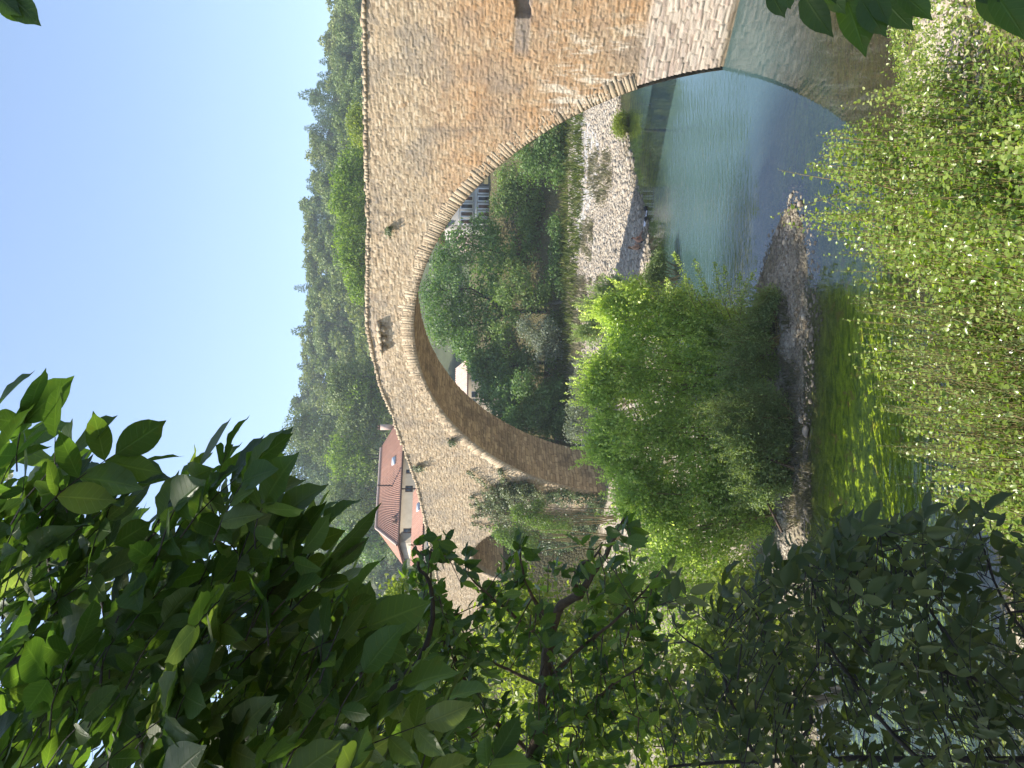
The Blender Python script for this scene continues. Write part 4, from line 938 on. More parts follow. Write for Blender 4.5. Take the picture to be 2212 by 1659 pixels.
shrub('poplar_shrub', 'tallest bright poplar in the middle of the island before the dark trees', [(1300, 800, 36, 1), (1290, 850, 34, 1), (1340, 820, 50, 1.2), (1400, 790, 50, 1), (1420, 860, 54, 1.1), (1490, 810, 54, 1.1), (1560, 800, 54, 1.1), (1500, 880, 54, 1), (1610, 820, 50, 1), (1570, 870, 50, 1)], 30, 26100, .125, 'poplar2', .62, 15, .17, GI, base=(1690, 830))
shrub('poplar_shrub', 'bright poplar on the island in front of the stone base of the arch', [(1310, 920, 34, 1), (1300, 970, 30, 1), (1350, 940, 46, 1.1), (1345, 1010, 40, 1), (1410, 960, 54, 1.1), (1470, 930, 50, 1), (1420, 1040, 46, 1), (1500, 1000, 54, 1.1), (1560, 950, 54, 1.1), (1570, 1030, 54, 1.1)], 29.5, 26100, .125, 'poplar2', .62, 15, .17, GI, base=(1700, 960))
shrub('poplar_shrub', 'poplar on the island partly behind the dark foreground leaves, below the ivy', [(1370, 1080, 44, 1), (1430, 1100, 50, 1), (1500, 1090, 56, 1), (1570, 1060, 56, .9), (1580, 1130, 56, .8), (1450, 1160, 54, 1), (1520, 1190, 56, .8), (1630, 1120, 46, .5)], 29, 24650, .125, 'poplar2', .62, 15, .17, GI, base=(1715, 1080))
shrub('poplar_shrub', 'poplar on the island mostly hidden behind the left foreground trees', [(1400, 1230, 60, 1), (1480, 1260, 60, 1), (1560, 1280, 60, 1), (1440, 1340, 70, 1), (1540, 1380, 70, 1), (1620, 1240, 50, .6)], 30, 12000, .12, 'poplar2', .62, 15, .17, GI, base=(1710, 1250))
shrub('willow_shrub', 'dark narrow leaved willow at the foot of the island poplars by the channel', [(1610, 880, 34, 1), (1650, 860, 32, 1), (1640, 920, 36, 1.1), (1590, 930, 34, .9), (1680, 890, 26, .9), (1690, 930, 24, .9), (1560, 890, 30, .6)], 27.6, 14000, .14, 'willowd', .17, 12, .16, 'low willows on the gravel island', updir=.5, base=(1722, 895))
shrub('willow_shrub', 'shaded bush at the foot of the island poplars above the dry twigs', [(1620, 1000, 36, 1), (1660, 1010, 30, 1), (1640, 1060, 36, 1), (1690, 1040, 22, .8), (1600, 960, 34, .8), (1670, 970, 24, .8)], 27.4, 13000, .11, 'willowd', .5, 10, .16, 'low willows on the gravel island', base=(1728, 1020))
shrub('willow_shrub', 'low dark bush on the spit below the overhanging poplar sprays', [(1640, 690, 26, 1), (1660, 660, 20, .8), (1665, 640, 15, .6), (1640, 740, 26, 1), (1670, 790, 18, .8), (1610, 740, 34, .9), (1610, 800, 40, 1)], 28.4, 11000, .10, 'willowd', .45, 10, .14, 'low willows on the gravel island', base=(1695, 730))
# sprays reaching over the water
mb = MB(); PP, DD = [], []
e = empty('overhanging_spray', 'thin leafy sprays leaning from the island poplar out over the rippled water', 'branches')
for a, b_ in (((1540, 690), (1455, 545)), ((1560, 680), (1500, 560)), ((1580, 690), (1545, 570)), ((1600, 700), (1565, 575)), ((1610, 690), (1600, 590)), ((1520, 690), (1480, 600)), ((1600, 680), (1630, 585)), ((1480, 700), (1440, 600)), ((1560, 700), (1520, 610))):
    p, q_ = at(np.array(float(a[0])), np.array(float(a[1])), np.array(29.8)), at(np.array(float(b_[0])), np.array(float(b_[1])), np.array(29.)); mid = (p + q_) / 2 + [0, 0, .25]
    u = np.linspace(0, 1, 9)[:, None]; C = (1 - u) ** 2 * p + 2 * u * (1 - u) * mid + u * u * q_; mb.tube(C, .018, .005, 4)
    uu = rng.random(240)[:, None] ** .8; X_ = (1 - uu) ** 2 * p + 2 * uu * (1 - uu) * mid + uu * uu * q_ + rng.normal(0, .13, (240, 3)) * (1.3 - uu); PP.append(X_); DD.append(norm(rdir(240) + (q_ - p) / 4))
mb.build('stems', M['stem'], e); PP = np.concatenate(PP); DD = np.concatenate(DD)
leaves('foliage', PP, DD, rdir(len(PP)), rng.uniform(.06, .11, len(PP)), .055, T_DIA, M['poplar2'], e)
# dry twigs on the shore of the channel
mb = MB()
for _ in range(150):
    p = atz(np.array(rng.uniform(1715, 1740)), np.array(rng.uniform(950, 1130)), .1); p[2] = tz_at(p[:2])[0] + .02
    d = rng.normal(size=3) * [1, .6, .25]; d /= np.linalg.norm(d); d[2] = abs(d[2]); L = rng.uniform(.2, .9)
    mb.tube(np.array([p, p + d * L * .5 + rng.normal(0, .03, 3), p + d * L]), .010, .004, 4)
o = mb.build('driftwood_twigs', M['barkl']); tag(o, kind='stuff')
for (X0, Y0, X1, Y1, lb) in ((1715, 1010, 1655, 990, 'bare grey trunk leaning out of the bush above the dry twigs'), (1735, 960, 1716, 950, 'thin pale driftwood stick lying beside the largest pale rock'), (1690, 1150, 1640, 1035, 'slanting dead branch under the island poplars')):
    p, q_ = at(np.array(float(X0)), np.array(float(Y0)), np.array(26.8)), at(np.array(float(X1)), np.array(float(Y1)), np.array(27.2)); mb = MB()
    mb.tube(np.array([p, (p + q_) / 2 + [0, 0, .08], q_]), .05, .025, 7); q2 = (p + q_) / 2; mb.tube(np.array([q2, q2 + (q_ - p) * .3 + [.15, 0, .2]]), .02, .008, 5)
    tag(mb.build('dead_branch', M['barkb'], None, True), lb, 'branch')

# ------------------------------------------------------------------ ivy on the bridge
def facepts(poly, n, w0, w1):
    poly = np.array(poly, float); out = []
    while len(out) < n:
        c = np.stack([rng.uniform(poly[:, 0].min(), poly[:, 0].max(), n * 2), rng.uniform(poly[:, 1].min(), poly[:, 1].max(), n * 2)], 1)
        out += list(c[sdist(c, poly) > 0])
    c = np.array(out[:n]); s, z = hitb(c[:, 0], c[:, 1]); return br(s, z, -rng.uniform(w0, w1, n)), c
FN = np.array([-BN[0], -BN[1], 0])
def climber(name, label, polys, mat, ls, vines, w1, light):
    e = empty(name, label, 'climbing plant'); PP = []
    for poly, n in polys: PP.append(facepts(poly, n, .05, w1)[0])
    mb = MB()
    for v in vines:
        v = np.array(v, float); s, z = hitb(v[:, 0], v[:, 1]); u = np.linspace(0, len(v) - 1, 24)
        sI, zI = np.interp(u, np.arange(len(v)), s) + rng.normal(0, .05, 24), np.interp(u, np.arange(len(v)), z)
        C = br(sI, zI, np.full(24, -.1)); mb.tube(C, .035, .008, 5)
        k = rng.integers(0, 24, int(260 * light)); PP.append(C[k] + rng.normal(0, .16, (len(k), 3)) * (1 - .6 * k / 24)[:, None] - np.array([*BN, 0]) * .06)
    mb.build('stems', M['barkb'], e); P = np.concatenate(PP)
    # break the mass into clumps
    s = P @ np.array([*BT, 0]); cl = np.sin(s * 4.1 + np.sin(P[:, 2] * 3)) + np.sin(P[:, 2] * 5 + s * 2) + rng.normal(0, .6, len(P)); P = P - (np.clip(cl, 0, 2) * w1 * .4)[:, None] * np.array([*BN, 0])
    N = norm(FN + rdir(len(P)) * .7 + [0, 0, .4]); D = norm(np.cross(N, rdir(len(P))) - [0, 0, .5])
    L = ls * rng.uniform(.6, 1.3, len(P)); leaves('foliage', P, D, N, L, L * .8, T_DIA, M[mat], e, np.clip(cl * .2 + .4 + rng.normal(0, .2, len(P)), 0, 1))
climber('creeper', 'pale green creeper spreading up the wall between the great arch and the flood arch', [([(1035, 1052), (1080, 1042), (1150, 1040), (1182, 1062), (1170, 1100), (1195, 1125), (1140, 1150), (1085, 1150), (1060, 1110), (1050, 1085)], 5200), ([(1075, 1040), (1135, 1036), (1160, 1050), (1100, 1075)], 1200)], 'ivyl', .16,
        [[(1120, 1070), (1060, 1050), (1012, 1018)], [(1120, 1080), (1050, 1078), (1013, 1070)], [(1130, 1100), (1060, 1090), (1015, 1088)], [(1130, 1110), (1070, 1108), (1018, 1112)], [(1120, 1060), (1085, 1030), (1078, 1012)], [(1120, 1125), (1070, 1135), (1020, 1128)], [(1100, 1085), (1050, 1098), (1028, 1098)]], .55, 1)
climber('ivy', 'dark green ivy covering the foot of the bridge beside the great arch', [([(1178, 1058), (1205, 1050), (1235, 1052), (1262, 1062), (1305, 1062), (1325, 1080), (1330, 1190), (1170, 1190), (1168, 1110), (1188, 1104), (1262, 1102), (1272, 1078), (1180, 1080)], 9000)], 'ivy', .15, [[(1330, 1100), (1260, 1070), (1180, 1066)], [(1330, 1130), (1250, 1140), (1150, 1110)]], .5, .5)
climber('wall_plant', 'small pale plant sprouting from the bridge face below the parapet left of the arch crown', [([(893, 1004), (908, 1000), (910, 1012), (896, 1014)], 160)], 'ivyl', .14, [[(912, 1008), (893, 1008)]], .35, .3)
climber('wall_plant', 'tuft of grass growing from the face right of the arch crown', [([(832, 492), (845, 488), (843, 500), (833, 500)], 120)], 'ivyl', .13, [[(842, 496), (832, 498)]], .3, .2)
climber('wall_plant', 'small green tuft above the arch ring on the left haunch', [([(967, 948), (980, 946), (982, 956), (970, 957)], 130)], 'ivyl', .13, [[(982, 951), (968, 951)]], .35, .2)
shrub('flood_arch_bush', 'bright green bush growing in the mouth of the small flood arch', [(1090, 1160, 16, 1), (1075, 1150, 12, .8), (1110, 1170, 16, 1), (1120, 1150, 14, 1), (1150, 1165, 20, 1), (1140, 1190, 20, 1)], 54, 3000, .16, 'farlight', .6)
shrub('bridge_foot_bush', 'grey green bush against the wall between creeper and flood arch', [(1120, 1110, 16, 1), (1150, 1120, 18, 1), (1180, 1130, 20, 1), (1160, 1095, 16, .8), (1210, 1140, 24, 1)], 55.5, 3500, .16, 'farlight', .6)

# ------------------------------------------------------------------ right foreground thicket
BY = np.array([0, 60, 120, 160, 190, 240, 280, 330, 362, 372, 400, 440, 462, 480, 520, 560, 600, 640, 700, 760, 830, 900, 960, 1010, 1060, 1110, 1150, 1220, 1300], float)
BX = np.array([2010, 2010, 1995, 1960, 1885, 1865, 1790, 1760, 1730, 1725, 1800, 1775, 1715, 1730, 1740, 1775, 1815, 1845, 1850, 1850, 1880, 1900, 1915, 1945, 1980, 2030, 2110, 2200, 2300], float)
def thicket():
    n = 1350; rec = []; seeds = []
    while len(rec) < n:
        if rng.random() < .22 or not seeds:
            Y = rng.uniform(-90, 1260); X = rng.uniform(1690, 2330); seeds.append((Y, X))
        else:
            q0 = seeds[rng.integers(max(0, len(seeds) - 40), len(seeds))]; Y = q0[0] + rng.normal(0, 17); X = q0[1] + abs(rng.normal(0, 30))
        X0 = np.interp(Y, BY, BX)
        if X < X0: continue
        if Y < 130 and rng.random() < .25: continue
        if 40 < Y < 330 and 1990 < X < 2090 and rng.random() < .6: continue
        d = np.interp(X - X0, [0, 120, 420], [11.5, 10, 6.8]) * rng.uniform(.86, 1.12)
        tip = at(np.array(X), np.array(Y), np.array(d)); zg = tz_at(tip[:2])[0]
        if tip[2] - zg < .5: continue
        rec.append((Y, tip, zg, len(seeds)))
    # explicit long shoots that stand clear of the mass
    for X, Y, d in ((1682, 367, 10.5), (1665, 470, 10.8), (1690, 482, 10.9), (1765, 292, 11.2), (1812, 232, 11), (1760, 420, 10.4), (1862, 196, 11), (1800, 585, 10.6), (1822, 690, 10.2), (1838, 765, 10.2), (1852, 812, 9.8), (1896, 962, 9.5), (1940, 1046, 9.3), (1770, 330, 10.8), (1745, 455, 10.3), (1835, 640, 10.3), (1832, 655, 9.9), (1842, 790, 10.4)):
        tip = at(np.array(float(X)), np.array(float(Y)), np.array(float(d))); rec.append((Y, tip, tz_at(tip[:2])[0], 3))
    bins = [(-100, 190, 'poplar'), (190, 330, 'poplar'), (330, 430, 'poplar'), (430, 560, 'poplar'), (560, 680, 'poplar'), (640, 1010, 'willow'), (680, 800, 'poplar'), (800, 930, 'poplar'), (930, 1060, 'poplar'), (1060, 1300, 'poplar')]
    labs = ['sparse poplar shoots among white pebbles at the right end of the near bank', 'poplar bush in front of the bridge reflection', 'poplar bush with the tall lone shoot standing over the open water', 'poplar bush in front of the tip of the gravel spit', 'yellowish poplar bush right of the narrow leaved willow', 'feathery narrow leaved willow amid the poplars beside the green channel', 'poplar shoots mixed into the right part of the willow', 'poplar bush with shoots mixed into the left part of the willow', 'poplar bush between the willow and the shaded walnut leaves', 'poplar bush on the near bank partly covered by dark walnut leaves']
    buck = [[] for _ in bins]
    for Y, tip, zg, sd_ in rec:
        opt = [i for i, b in enumerate(bins) if b[0] <= Y < b[1]]
        if len(opt) == 0: continue
        if 5 in opt and len(opt) > 1: i = 5 if rng.random() < .52 else opt[0] if opt[0] != 5 else opt[1]
        else: i = opt[0]
        buck[i].append((tip, zg, sd_))
    for (y0, y1, kind), lb, bk in zip(bins, labs, buck):
        if not bk: continue
        will = kind == 'willow'
        e = empty('willow_shrub' if will else 'poplar_sapling', lb, 'shrub', None if will else 'young poplars on the near bank')
        mb = MB(); PP, DD, NN, LL, RR = [], [], [], [], []
        for tip, zg, sd_ in bk:
            h = tip[2] - zg; L = min(h * .95, rng.uniform(1.1, 2.3)); lean = np.array([rng.normal(.05, .16), rng.normal(0, .16), 1.0])
            b0 = tip - lean * L; b0[2] = max(b0[2], zg - .05) if h > L + .6 else zg - .05
            mid = (tip + b0) / 2 + np.array([*rng.normal(0, .06, 2), 0]); u = np.linspace(0, 1, 6)[:, None]
            mb.tube((1 - u) ** 2 * b0 + 2 * u * (1 - u) * mid + u * u * tip, rng.uniform(.006, .014), .002, 4)
            m_ = int((46 if will else 24) * L / 1.6 + 6); uu = np.linspace(rng.uniform(.1, .45), 1, m_)[:, None]
            C = (1 - uu) ** 2 * b0 + 2 * uu * (1 - uu) * mid + uu * uu * tip
            an = np.arange(m_) * 2.4 + rng.uniform(0, 6.28); o_ = np.stack([np.cos(an), np.sin(an), 0 * an], 1)
            # short side twigs make the mass fuller
            C = C + o_ * (rng.random(m_) ** 2 * (.09 if will else .16) * (1.15 - uu[:, 0]))[:, None]
            if will: D = norm(o_ * .7 + [0, 0, .8]); l = rng.uniform(.045, .085, m_)
            else: D = norm(o_ + np.array([0, 0, .25]) + rng.normal(0, .35, (m_, 3))); l = rng.uniform(.034, .088, m_)
            l = l * (1.1 - .5 * uu[:, 0] ** 4)
            PP.append(C); DD.append(D); NN.append(norm(np.array([0, 0, 1.]) + rng.normal(0, .6, (m_, 3)))); LL.append(l); RR.append(np.clip(.42 * ((sd_ * .6180339) % 1) + .15 * rng.random() + .45 * rng.random(m_) * uu[:, 0], 0, 1))
        mb.build('stems', M['stem'], e)
        L = np.concatenate(LL)
        leaves('foliage', np.concatenate(PP), np.concatenate(DD), np.concatenate(NN), L, L * (.17 if will else .82), T_DIA if will else T_OVAL, M['willow' if will else 'poplar'], e, np.concatenate(RR))
thicket()

# ------------------------------------------------------------------ left foreground trees (shaded)
def compound(store, mbr, p, D, n_, L, pairs, rr, ll):
    """pinnate leaf: rachis from p along D, leaflets in pairs plus one at the tip"""
    D = D / np.linalg.norm(D); S = np.cross(n_, D); S /= np.linalg.norm(S) + 1e-9; N = np.cross(D, S)
    droop = rng.uniform(.1, .35)
    def pt(u): return p + D * L * u + np.array([0, 0, -1.]) * droop * L * u * u
    if mbr is not None: mbr.tube(np.array([pt(u) for u in (0, .35, .7, 1)]), .0022, .001, 4)
    for k in range(pairs):
        u = .3 + .62 * k / max(1, pairs - 1) * .95
        for sgn in (1, -1):
            d = D * rng.uniform(.35, .65) + S * sgn + N * rng.normal(0, .2) + np.array([0, 0, -.18])
            store.append((pt(u), d, N + rng.normal(0, .3, 3), ll * rng.uniform(.7, 1.1) * (.75 + .35 * u), rr))
    store.append((pt(1), D + np.array([0, 0, -droop * 1.5]), N + rng.normal(0, .2, 3), ll * rng.uniform(1.0, 1.3), rr))
def flush(name, store, asp, T, mat, e):
    P, D, N, L, R = map(np.array, zip(*store)); leaves(name, P, D, N, L, L * asp * rng.uniform(.85, 1.15, len(L)), T, M[mat], e, np.clip(R + rng.normal(0, .18, len(L)), 0, 1))
def pixtube(mb, pts, d0, d1, r0, r1, n=7):
    pts = np.array(pts, float); k = len(pts); u = np.linspace(0, k - 1, (k - 1) * 5 + 1)
    X = np.interp(u, np.arange(k), pts[:, 0]); Y = np.interp(u, np.arange(k), pts[:, 1]); d = np.linspace(d0, d1, len(u))
    P = at(X, Y, d); P = P + rng.normal(0, .006, P.shape); P[1:-1] = (P[:-2] + P[1:-1] * 2 + P[2:]) / 4
    mb.tube(P, r0, r1, n); return P
# A: big walnut overhead, its near leaves at the upper left
AX = np.array([-80, 0, 60, 120, 200, 240, 300, 360, 430, 500, 560, 620, 680, 740, 790, 860, 920, 1000, 1060], float)
AY = np.array([870, 880, 925, 950, 945, 1000, 1030, 1030, 975, 935, 1000, 1030, 1100, 1130, 1210, 1270, 1330, 1450, 1640], float)
wal = empty('walnut_tree', 'big shaded walnut tree whose large leaves fill the upper left against the sky', 'tree')
st, mb = [], MB()
def outside_canopy(): pass
n = 0
while n < 680:
    X = rng.uniform(-120, 1040); Y = rng.uniform(860, 1760); lim = np.interp(X, AX, AY)
    if Y < lim + (60 if X < 450 else 110 if X < 600 else 165): continue
    if X > 560 and rng.random() < np.interp(X, [560, 1000], [0, .55]): continue
    n += 1
    far_ = n > 330
    if far_ and (Y < lim + 150): continue
    d = rng.uniform(3.0, 4.6) if far_ else rng.uniform(1.6, 2.9); L = rng.uniform(.12, .22)
    edge = Y < lim + 130
    D = np.array([rng.normal(.95, .3), rng.normal(-.1, .45), rng.normal(-.30 if edge else -.35, .35)])
    p = at(np.array(X), np.array(Y), np.array(d)); p = p - norm(D) * L * .45
    compound(st, mb, p, D, np.array([rng.normal(0, .45), rng.normal(-.25, .4), 1.0]), L, int(rng.integers(1, 4)), rng.random() ** 1.5, rng.uniform(.095, .148) * (1.2 if far_ else 1))
flush('foliage', st, .54, T_NEAR, 'walnut', wal)
pixtube(mb, [(-60, 1480), (0, 1447), (109, 1387), (125, 1346)], 2.2, 2.3, .013, .007)
pixtube(mb, [(340, 1720), (273, 1520), (237, 1376), (210, 1260)], 2.6, 2.4, .012, .005)
pixtube(mb, [(130, 1420), (114, 1283), (104, 1207), (60, 1080)], 2.4, 2.2, .009, .003)
pixtube(mb, [(680, 1700), (799, 1542), (860, 1480), (903, 1433), (930, 1370), (937, 1310), (922, 1250), (900, 1215)], 3.0, 3.0, .017, .006)
pixtube(mb, [(760, 1590), (745, 1480), (700, 1400)], 3.0, 2.9, .008, .003); pixtube(mb, [(800, 1542), (780, 1450), (730, 1330), (690, 1200)], 3.0, 2.6, .008, .003)
pixtube(mb, [(420, 1480), (370, 1380), (300, 1240), (330, 1150)], 2.5, 2.2, .008, .003); pixtube(mb, [(600, 1440), (520, 1300), (470, 1180), (440, 1060)], 2.6, 2.1, .009, .003)
# trunk and the crown that shades the bank, out of frame on the left
tb_ = np.array([-4.6, .4, tz_at([-4.6, .4])[0] - .2]); fork = tb_ + [.1, .2, 3.4]
mb.tube(np.array([tb_, tb_ + [.05, .1, 1.6], fork]), .28, .2, 10)
for X, Y, d in ((-60, 1480, 2.2), (340, 1720, 2.6), (680, 1700, 3.0)):
    q_ = at(np.array(float(X)), np.array(float(Y)), np.array(d)); mb.tube(np.array([fork, (fork + q_) / 2 + [-.3, 0, .5], q_]), .09, .014, 7)
for c in ((-7, 1.5, 17), (-6, 3, 15), (-8, 4, 16), (-5, -1, 17)): mb.tube(np.array([fork, (fork + np.array(c)) / 2 + [0, 0, .6], c]), .1, .03, 7)
mb.build('branches', M['bark'], wal, True)
bl = [(np.array(c, float) + [.5, 1.5, 0], np.array([r, r, r * .8]), r) for c, r in (((-6.5, 1.5, 15.5), 2.3), ((-5.6, 3.2, 13.6), 1.9), ((-7.6, 4.6, 14.2), 2.3), ((-5.4, .2, 17.0), 2.2), ((-7.8, 2.6, 17.6), 2.2), ((-4.9, 2.2, 12.0), 1.3), ((-6.2, 4.6, 11.8), 1.6), ((-8.6, 6.2, 13.4), 2.0), ((-4.7, 2.5, 15.6), 1.6), ((-3.7, 1.7, 14.1), 1.1))]
P, D, N, L, r = blob_leaves(bl, 7400, .22, cl=9, cr_=.35, shell=.9)
k = P[:, 0] / np.maximum(P[:, 1], .3) < -.68
leaves('crown', P[k], D[k], N[k], L[k], L[k] * .55, T_OVAL, M['walnut'], wal, r[k])

# B: fruit tree in the middle left
BX2 = np.array([840, 870, 900, 960, 1000, 1040, 1080, 1110, 1160, 1200, 1250, 1300, 1360, 1400, 1450, 1500, 1560, 1620, 1680, 1740, 1770, 1830, 1900, 1960, 2040, 2100, 2130, 2230], float)
BY2 = np.array([1170, 1160, 1145, 1125, 1165, 1240, 1225, 1150, 1155, 1140, 1150, 1135, 1110, 1160, 1190, 1235, 1245, 1215, 1180, 1120, 1095, 1120, 1115, 1105, 1095, 1070, 1095, 1125], float)
fru = empty('fruit_tree', 'small fruit tree with crooked brown branches in the shade on the left', 'tree')
mb = MB(); brs = []
brs.append(pixtube(mb, [(1110, 1760), (1165, 1600), (1178, 1480), (1184, 1400), (1200, 1330), (1212, 1305), (1255, 1285), (1275, 1250), (1300, 1220), (1330, 1160), (1348, 1120)], 4.4, 3.9, .045, .006))
brs.append(pixtube(mb, [(1184, 1400), (1190, 1345), (1168, 1322), (1150, 1290), (1130, 1240), (1120, 1170)], 4.2, 4.0, .018, .004))
brs.append(pixtube(mb, [(1255, 1285), (1243, 1262), (1246, 1235), (1265, 1215), (1290, 1200), (1300, 1165)], 4.1, 3.9, .015, .004))
brs.append(pixtube(mb, [(1184, 1400), (1160, 1370), (1110, 1330), (1060, 1290), (1010, 1240)], 4.3, 4.2, .016, .004))
brs.append(pixtube(mb, [(1178, 1480), (1220, 1430), (1280, 1380), (1340, 1330), (1390, 1280), (1430, 1230)], 4.3, 4.0, .014, .003))
brs.append(pixtube(mb, [(1165, 1600), (1230, 1560), (1300, 1500), (1370, 1450), (1440, 1400)], 4.4, 4.1, .014, .004))
brs.append(pixtube(mb, [(1150, 1640), (1080, 1560), (1010, 1480), (960, 1380), (930, 1290), (930, 1190)], 4.4, 4.0, .016, .004))
brs.append(pixtube(mb, [(1178, 1480), (1100, 1450), (1020, 1400), (980, 1330)], 4.3, 4.5, .012, .003))
tb_ = at(np.array(1110.), np.array(1760.), np.array(4.4)); mb.tube(np.array([tb_, tb_ + [-.1, 0, -.6], [tb_[0] - .15, tb_[1], tz_at(tb_[:2])[0] - .1]]), .05, .07, 8)
st = []; allb = np.concatenate(brs)
n = 0
while n < 285:
    X = rng.uniform(850, 1500); Y = rng.uniform(1090, 1740); lim = np.interp(X, BX2, BY2)
    if Y < lim + 22: continue
    if 1175 < X < 1235 and 1285 < Y < 1420 and rng.random() < .8: continue
    if X > 1400 and rng.random() < (X - 1400) / 100: continue
    n += 1
    d = rng.uniform(3.5, 5.2); p = at(np.array(X), np.array(Y), np.array(d)); s0 = allb[np.argmin(np.linalg.norm(allb - p, axis=1))]
    tw = p - s0; L = np.linalg.norm(tw); s0 = p - tw / (L + 1e-9) * min(L, .4)
    mb.tube(np.array([s0, (s0 + p) / 2 + rng.normal(0, .02, 3), p]), .004, .0015, 4)
    for k in range(int(rng.integers(5, 10))):
        q_ = s0 + (p - s0) * rng.uniform(.2, 1.05) + rng.normal(0, .015, 3)
        st.append((q_, norm(rdir(1)[0] * .8 + np.array([.35, -.1, -.35])), np.array([0, -.2, 1.]) + rng.normal(0, .5, 3), rng.uniform(.065, .115), rng.random() ** 1.4))
flush('foliage', st, .52, T_NEAR, 'plum', fru)
mb.build('branches', M['barkb'], fru, True)
mt, nn, bb_ = newmat('green fruit'); bb_.inputs['Base Color'].default_value = (.13, .17, .05, 1); bb_.inputs['Roughness'].default_value = .6; M['fruit'] = mt
V3_, F3_ = ico3(2)
for X, Y in ((1103, 1243), (1115, 1395), (1140, 1400), (1245, 1560), (1425, 1330)):
    mb = MB(); p = at(np.array(float(X)), np.array(float(Y)), np.array(3.7)); mb.add(V3_ * [.016, .016, .02] + p, F3_, .5); mb.tube(np.array([p + [0, 0, .018], p + [0, 0, .05]]), .0015, .0015, 4); mb.build('fruit', M['fruit'], fru, True)

# C: grey green walnut boughs at the lower left
low = empty('young_walnut_tree', 'young walnut tree with greyish compound leaves filling the shaded lower left', 'tree')
mb = MB(); brs = []
brs.append(pixtube(mb, [(2300, 1640), (2000, 1636), (1800, 1642), (1600, 1645), (1450, 1655)], 4.2, 4.4, .022, .008))
brs.append(pixtube(mb, [(2250, 1500), (1990, 1440), (1900, 1420), (1840, 1340), (1770, 1290)], 4.0, 4.2, .014, .004))
brs.append(pixtube(mb, [(1640, 1650), (1580, 1520), (1560, 1440), (1510, 1400), (1460, 1360)], 4.4, 4.5, .012, .004))
brs.append(pixtube(mb, [(1700, 1640), (1760, 1560), (1690, 1450), (1640, 1340), (1600, 1260)], 4.3, 4.2, .012, .004))
brs.append(pixtube(mb, [(1980, 1640), (1890, 1540), (1800, 1420), (1760, 1300), (1745, 1190)], 4.2, 4.0, .013, .004))
brs.append(pixtube(mb, [(2120, 1600), (2080, 1440), (2000, 1300), (1940, 1180), (1900, 1140)], 4.1, 3.8, .012, .003))
brs.append(pixtube(mb, [(2250, 1420), (2180, 1320), (2140, 1240), (2110, 1130)], 4.0, 3.9, .010, .003))
tb_ = at(np.array(2300.), np.array(1640.), np.array(4.2)); mb.tube(np.array([[tb_[0] - .5, tb_[1] - .2, tz_at(tb_[:2])[0] - .1], tb_ + [-.4, 0, .4], tb_]), .05, .022, 8)
st = []; n = 0; allb = np.concatenate(brs)
while n < 540:
    X = rng.uniform(1420, 2290); Y = rng.uniform(1060, 1760); lim = np.interp(X, BX2, BY2)
    if Y < lim + 35: continue
    if X < 1560 and rng.random() < .45: continue
    if 2120 < X < 2230 and 1100 < Y < 1420 and rng.random() < .6: continue
    n += 1
    d = rng.uniform(3.3, 5.2); L = rng.uniform(.16, .3)
    D = np.array([rng.normal(.75, .4), rng.normal(-.2, .5), rng.normal(.12, .35)]); p = at(np.array(X), np.array(Y), np.array(d)) - norm(D) * L * .6
    s0 = allb[np.argmin(np.linalg.norm(allb - p, axis=1))]; v = p - s0; l = np.linalg.norm(v)
    if l > .02: mb.tube(np.array([p - v / l * min(l, .3), p]), .004, .002, 4)
    compound(st, mb, p, D, np.array([rng.normal(-.2, .4), rng.normal(-.3, .35), 1.0]), L, int(rng.integers(2, 4)), rng.random(), rng.uniform(.085, .125))
flush('foliage', st, .42, T_NEARW, 'ashy', low)
mb.build('branches', M['bark'], low, True)

# sunlit trees behind them on the left bank
def bank_tree(label, lst, d, n, ls, mat, **kw):
    bl = pblobs(lst, d); c = np.mean([b[0] for b in bl], 0)
    e = empty('bank_tree', label, 'tree', 'sunlit trees on the left bank'); mb = MB(); limbs(mb, ground_pt(c), bl, .12); mb.build('trunk', M['barkl'], e, True)
    P, D, N, L, r = blob_leaves(bl, n, ls, cl=9, cr_=.22, outw=.6, shell=.8, flat=1); leaves('crown', P, D, N, L, L * .6, T_OVAL, M[mat], e, r)
bank_tree('sunlit yellow green tree glowing behind the crooked fruit tree branches', [(1120, 1330, 90, 1), (1220, 1400, 110, 1), (1320, 1300, 90, 1), (1330, 1430, 110, 1), (1180, 1530, 120, 1), (1280, 1520, 110, 1), (1090, 1420, 80, .8)], 21, 11000, .17, 'yellowg')
bank_tree('sunlit tree behind the shaded walnut boughs at the lower left', [(1430, 1520, 120, 1), (1300, 1590, 130, 1), (1540, 1420, 90, 1), (1560, 1600, 120, 1), (1500, 1660, 120, 1), (1600, 1320, 80, 1), (1640, 1500, 110, 1), (1700, 1380, 80, .8)], 18, 12000, .15, 'yellowg')
bank_tree('sunlit tree behind the walnut leaves left of the red roofed house', [(860, 1330, 80, 1), (900, 1430, 100, 1), (960, 1540, 120, 1), (800, 1480, 110, 1), (1020, 1620, 110, 1), (1010, 1440, 80, .7)], 26, 9500, .2, 'yellowg')
bank_tree('tall leafy tree closing the view at the far left behind the big walnut leaves', [(620, 1480, 110, 1), (720, 1560, 120, 1), (520, 1560, 110, 1), (760, 1420, 90, 1), (600, 1650, 130, 1), (430, 1640, 120, 1), (860, 1640, 120, 1)], 30, 12000, .26, 'farlight')

